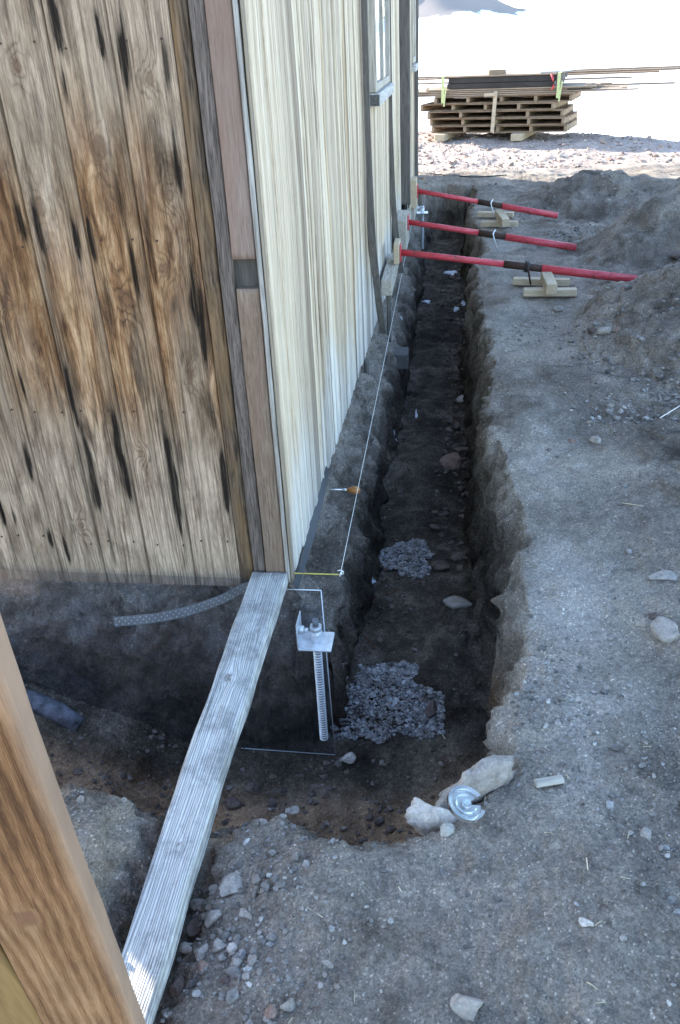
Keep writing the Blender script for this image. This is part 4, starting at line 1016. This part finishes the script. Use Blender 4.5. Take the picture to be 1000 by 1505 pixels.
# ------------------------------------------------------------------ plastic pipe on the left trench floor
pp = [gnd(12, 1022), gnd(45, 1030), gnd(85, 1046), gnd(118, 1066)]
pm = MB(); pm.tube([(p_[0], p_[1], p_[2] - .004) for p_ in pp], [.04, .045, .043, .036], 18); o = pm.build('plastic_pipe', M['plastic_pipe'])
tag(o, 'blue grey corrugated pipe end half buried at the left of the trench', 'pipe')

# ------------------------------------------------------------------ glass disc fragment
def disc():
    q = gnd(684, 1184); q = G(684, 1184, .055); r = empty('glass_disc', tuple(q)); tag(r, 'broken clear glass bottle base lying against the whitish rock', 'glass')
    r.rotation_euler = (.30, .12, .9)
    def ringm(r0, r1, z0, z1, a0, a1, nm):
        n = 40; V = []; Fq = []
        for i in range(n + 1):
            a = a0 + (a1 - a0) * i / n
            for rr, zz in ((r0, z0), (r1, z0), (r1, z1), (r0, z1)): V.append((rr * math.cos(a), rr * math.sin(a), zz))
        for i in range(n):
            for j in range(4): Fq.append((i * 4 + j, i * 4 + (j + 1) % 4, (i + 1) * 4 + (j + 1) % 4, (i + 1) * 4 + j))
        Fq += [(3, 2, 1, 0), tuple(n * 4 + j for j in range(4))]
        return mesh_np(nm, V, Fq, M['glass'], r, smooth=False)
    ringm(.039, .048, 0, .013, -.15, 5.2, 'rim'); ringm(.012, .0385, .0, .006, -.1, 5.6, 'base'); ringm(.024, .028, .0062, .010, .6, 5.2, 'ridge'); ringm(.001, .0118, 0, .013, 0, 6.28, 'boss')
disc()

# ------------------------------------------------------------------ snow remnants, wires, straws, chips
def patch(px, py, wpx, hpx, label, seed):
    q = gnd(px, py); dist = -(RM.T @ (q - CP))[2]; s_ = wpx * dist / F / 2; sy_ = s_ * hpx / wpx * 2.2; r = np.random.default_rng(seed); n = 28; ph = r.uniform(0, 6, 5)
    V = [(0, 0, .010)]; Fq = []
    for ringi, k in enumerate((.45, .8, 1.0)):
        for i in range(n):
            a = 2 * math.pi * i / n; rr = k * (1 + .25 * math.sin(2 * a + ph[0]) + .22 * math.sin(3 * a + ph[1]) + .14 * math.sin(7 * a + ph[2]))
            x, y = s_ * rr * math.cos(a), sy_ * rr * math.sin(a); V.append((x, y, gz(q[0] + x, q[1] + y) - q[2] + (.012, .009, -.002)[ringi]))
    bm = bmesh.new(); vs = [bm.verts.new(v) for v in V]
    for i in range(n):
        bm.faces.new((vs[0], vs[1 + i], vs[1 + (i + 1) % n]))
        for k in (0, 1): bm.faces.new((vs[1 + k * n + i], vs[1 + (k + 1) * n + i], vs[1 + (k + 1) * n + (i + 1) % n], vs[1 + k * n + (i + 1) % n]))
    for f in bm.faces: f.smooth = True
    me = bpy.data.meshes.new('snow_patch'); bm.to_mesh(me); bm.free(); me.materials.append(M['ice'])
    o = bpy.data.objects.new('snow_patch', me); COL.objects.link(o); o.location = tuple(q); return tag(o, label, 'snow patch')
patch(665, 401, 18, 14, 'largest white snow remnant in the trench below the nearest prop', 1)
patch(682, 447, 9, 7, 'small white snow remnant by the right trench wall', 2)
patch(671, 455, 8, 5, 'small bluish snow remnant left of the white one', 3)
patch(684, 487, 5, 7, 'tiny snow fleck nearest on the right of the trench', 4)
patch(627, 443, 14, 4, 'thin snow streak beside the left bank under the wall', 5)
patch(612, 610, 4, 14, 'narrow snow streak at the foot of the left bank', 6)
patch(581, 645, 7, 9, 'bluish snow clot at the foot of the left bank', 7)
patch(594, 484, 8, 8, 'small snow fleck just beyond the concrete pad', 8)
patch(548, 862, 10, 12, 'faint frost patch at the foot of the near bank', 9)
def wire(pxs, z, rr, mat, label, nm='wire', seed=1, cat='wire'):
    b = MB(); pts = []
    for (px, py) in pxs: q = gnd(px, py); pts.append((q[0], q[1], q[2] + z))
    P_ = np.array(pts); n = 30; s_ = np.linspace(0, 1, n); k = np.linspace(0, 1, len(P_)); P_ = np.stack([np.interp(s_, k, P_[:, i]) for i in range(3)], -1)
    for _ in range(3): P_[1:-1] = (P_[:-2] + P_[2:] + 2 * P_[1:-1]) / 4
    b.tube([tuple(p_) for p_ in P_], rr, 6); return tag(b.build(nm, M[mat]), label, cat)
wire([(518, 912), (532, 930), (545, 950), (556, 956), (548, 944), (534, 935), (520, 915)], .006, .0014, 'copper', 'tangled rusty wire loop on the dark floor behind the near gravel bed')
wire([(547, 888), (552, 880), (565, 876), (587, 865)], .006, .0012, 'copper', 'single bent rusty wire just short of the far gravel bed')
wire([(598, 252), (640, 258), (700, 262), (745, 259)], .015, .008, 'black', 'thin black cable across the ground past the end of the trench', cat='cable')
wire([(970, 617), (1001, 598)], .01, .0022, 'string', 'pale straight straw at the right edge of the photo', 'straw', cat='straw')
wire([(912, 741), (928, 743), (946, 746)], .006, .002, 'twig', 'thin brown twig on the path right of the trench', 'straw', cat='straw')
wire([(451, 1335), (463, 1342), (475, 1350)], .004, .0011, 'twig', 'thin straw on the foreground soil left of centre', 'straw', cat='straw')
wire([(862, 1262), (863, 1271), (864, 1280)], .004, .0015, 'newchip', 'short cream splinter in the lower right ground', 'splinter', cat='splinter')
wire([(648, 1076), (654, 1087)], .006, .002, 'newchip', 'pale wood splinter on the trench floor beyond the whitish rock', 'splinter', cat='splinter')
wire([(730, 790), (741, 797), (744, 806)], .01, .005, 'newchip', 'curled cream shaving caught on the right trench lip', 'shaving', cat='shaving')
wire([(586, 1305), (591, 1313)], .004, .0015, 'newchip', 'short pale splinter in the middle of the foreground', 'splinter', cat='splinter')
# flat pale stake on the ground
q0 = gnd(786, 1157); q1 = gnd(826, 1151); dv_ = Vector(q1 - q0)
ch = lumpy_box('wood_offcut', dv_.length, .024, .014, M['oldY'], None, .003, 77, .008)
ch.location = (q0[0], q0[1], max(q0[2], gz(q1[0], q1[1])) + .012); ch.rotation_euler = (0, 0, math.atan2(-dv_.x, dv_.y)); tag(ch, 'short flat pale wood offcut right of the whitish boulder', 'offcut')
# many fine straws as litter
r = np.random.default_rng(33); b = MB(); pl = sample(260, infr * flatw * near * (zm > -.2) * hutm)
for p_ in pl:
    a = r.uniform(0, 6.28); L = r.uniform(.006, .028); dx, dy = math.cos(a) * L, math.sin(a) * L
    b.tube([(p_[0], p_[1], p_[2] + .003), (p_[0] + dx / 2, p_[1] + dy / 2, p_[2] + .006), (p_[0] + dx, p_[1] + dy, gz(p_[0] + dx, p_[1] + dy) + .004)], r.uniform(.0005, .0012), 5)
tag(b.build('straw_litter', M['twig']), 'tiny straws and splinters strewn over the foreground soil', 'litter', kind='stuff')

# ------------------------------------------------------------------ pallets, lumber
fl_ = G(626, 207, .1); fr_ = G(838, 206, .1)
ang = math.atan2(fr_[1] - fl_[1], fr_[0] - fl_[0]); PW = 2.36
ox, oy = float(fl_[0]), float(fl_[1])
def place(o, lx, ly, z, extra=0.0):
    c_, s_ = math.cos(ang), math.sin(ang); o.location = (ox + lx * c_ - ly * s_, oy + lx * s_ + ly * c_, z); o.rotation_euler = (0, 0, ang + extra)
def make_pallet():
    r = empty('pallet'); D = 1.15; Wp = 2.30
    for k in range(5):
        x = k * (Wp - .05) / 4; MB().box(x, x + .05, 0.001, D - .001, .018, .092, .003).build('stringer', M['palletY'], r)
    for (z0, z1, nb) in ((.093, .111, 9), (0, .0175, 7)):
        m = MB()
        for k in range(nb):
            y = k * (D - .09) / (nb - 1); m.box(0, Wp, y, y + .09, z0, z1, .002, None, None, .003)
        m.build('deck_boards', M['pallet'], r)
    MB().box(0, Wp, D - .0008, D + .018, .019, .091, .002).build('added_backing', M['pallet'], r)  # added board closing the back so the gaps look dark
    return r
def copy_tree(o):
    c_ = o.copy(); COL.objects.link(c_)
    for ch_ in list(o.children):
        d_ = ch_.copy(); COL.objects.link(d_); d_.parent = c_
    return c_
zb = .0
gzp = max(gz(float(ox + t * math.cos(ang)), float(oy + t * math.sin(ang) + .3)) for t in (.2, 1.2, 2.2))
zb = gzp - .02
proto = make_pallet(); words = ['lowest pallet of the stack, resting on two pale timbers', 'second pallet up in the stack', 'third pallet up in the stack', 'fourth pallet up in the stack, pushed out to the left', 'topmost pallet of the stack, carrying the lumber']
base = zb + .11
for i, (dx, dyy, ex) in enumerate([(.10, .0, .01), (.06, .03, -.02), (.03, -.03, .025), (-.12, .05, -.03), (.14, .0, .03)]):
    o = proto if i == 0 else copy_tree(proto); place(o, dx, dyy, base + i * .1125, ex); tag(o, words[i], 'pallet', 'stacked pallets')
for k, (lx, w_) in enumerate(((.30, 'left'), (1.62, 'right'))):
    m = MB(); m.box(-.09, .09, -.18, 1.2, 0, .108, .006); o = m.build('bearer_timber', M['pineY']); place(o, lx, 0, zb); tag(o, f'pale squared timber under the {w_} half of the pallet stack', 'timber')
zt = base + 5 * .1125 + .002
rb = random.Random(4)
# layers of planks on the top pallet
lay = [(-.45, 2.85, .0), (-.30, 3.2, .028), (-.5, 2.6, .056), (-.1, 2.9, .084)]
k = 0
LW = ['lowest', 'second', 'third', 'topmost']; RW = ['front', 'second from the front', 'middle', 'second from the back', 'rearmost']
for li, (x0, x1, z) in enumerate(lay):
    for j in range(5):
        m = MB(); L = (x1 - x0) * rb.uniform(.88, 1.05); m.box(0, L, 0, .16, 0, .022, .002); o = m.build('plank', M['plankX']); place(o, x0 + rb.uniform(-.15, .15), .02 + j * .205, zt + z, rb.uniform(-.006, .006)); k += 1
        tag(o, f'reddish plank, {RW[j]} in the {LW[li]} layer strapped on the top pallet', 'plank', 'planks strapped on the top pallet')
zt2 = zt + .112
for j in range(4):
    m = MB(); m.box(0, 1.78, 0, .24, 0, .075, .004); o = m.build('panel_bundle', M['blackwood']); place(o, .36, .02 + j * .26, zt2); tag(o, f'black panel bundle, {RW[j]} in the lower layer on the planks', 'panel bundle', 'lower black panel bundles')
for j in range(4):
    m = MB(); m.box(0, 1.80, 0, .24, 0, .085, .004); o = m.build('panel_bundle', M['blackwood']); place(o, .38, .03 + j * .26, zt2 + .079); tag(o, f'black panel bundle, {RW[j]} in the upper layer beneath the top boards', 'panel bundle', 'upper black panel bundles')
zt3 = zt2 + .168
for j in range(5):
    m = MB(); m.box(0, 1.95, 0, .19, 0, .02, .002); o = m.build('plank', M['plankX']); place(o, .22 + rb.uniform(-.06, .06), .0 + j * .21, zt3, rb.uniform(-.01, .01)); tag(o, f'pale board on the black panel bundles, {RW[j]} of five', 'plank', 'boards topping the pile')
long_ = [(-.6, 4.7, .25, zt2 + .115, 'longest pale board poking far out to the right of the pile'), (-.7, 3.6, .45, zt2 + .075, 'long brown board poking out to the right below the longest'), (.3, 3.9, 1.08, zt + .03, 'long low board poking out right near the planks'), (.2, 4.3, 1.22, zt2 + .15, 'thin long board at the back of the pile'), (-.8, 3.2, 1.12, zt2 + .02, 'weathered board sticking out left behind the pile')]
for (x0, x1, ly, z, lb) in long_:
    m = MB(); m.box(0, x1 - x0, 0, .09, 0, .028, .002); o = m.build('long_board', M['plankX']); place(o, x0, ly + (1.15 if ly < 1 else .12), z, .015); tag(o, lb, 'board')
m = MB(); m.box(0, .28, 0, .16, 0, .07, .004); o = m.build('timber_offcut', M['palletY']); place(o, 1.05, .1, zt3 + .022, .3); tag(o, 'short timber offcut lying on top of the pile', 'offcut')
m = MB(); m.box(0, .55, 0, .05, 0, .02, .004); o = m.build('timber_offcut', M['sill']); place(o, 1.9, .05, zt3 + .022, .5); tag(o, 'small grey scrap on top of the pile near the red strap', 'offcut')
# stick leaning in front
m = MB(); m.box(-.03, .03, -.012, .012, 0, .62, .003); o = m.build('leaning_stake', M['pine']); place(o, 1.18, -.045, base + .01); o.rotation_euler = (0, rad(3), ang); tag(o, 'pale upright stake standing against the front of the pallets', 'stake')
m = MB(); m.box(-.09, .09, -.03, .0, 0, .045, .003); o = m.build('cross_piece', M['pine']); place(o, 1.12, -.062, base + .56); tag(o, 'short pale cleat across the top of the upright stake', 'cleat')
def tiedown(lx, zt_, zb_, mat, label):
    m = MB(); m.box(-.025, .025, -.006, -.002, zb_, zt_ + .026, 0).box(-.025, .025, -.002, 1.10, zt_ + .023, zt_ + .027, 0).box(.028, .052, -.014, -.008, zb_ - .05, zb_ + .25, 0, Matrix.Rotation(rad(6), 3, 'Y'))
    o = m.build('tie_strap', M[mat]); place(o, lx, -.01, 0); tag(o, label, 'strap')
tiedown(.30, zt3, zt - .10, 'lime', 'yellow green tie strap around the left of the pile')
tiedown(2.22, zt3, zt - .06, 'lime', 'yellow green tie strap around the right of the pile')
m = MB(); m.tube([(0, -.02, 0), (.03, -.035, -.08), (.05, -.02, -.17), (.02, -.03, -.22)], .016, 8); o = m.build('tie_strap', M['redstrap']); place(o, 2.10, -.01, zt3 + .01); tag(o, 'red strap tail hanging at the right of the pile', 'strap')
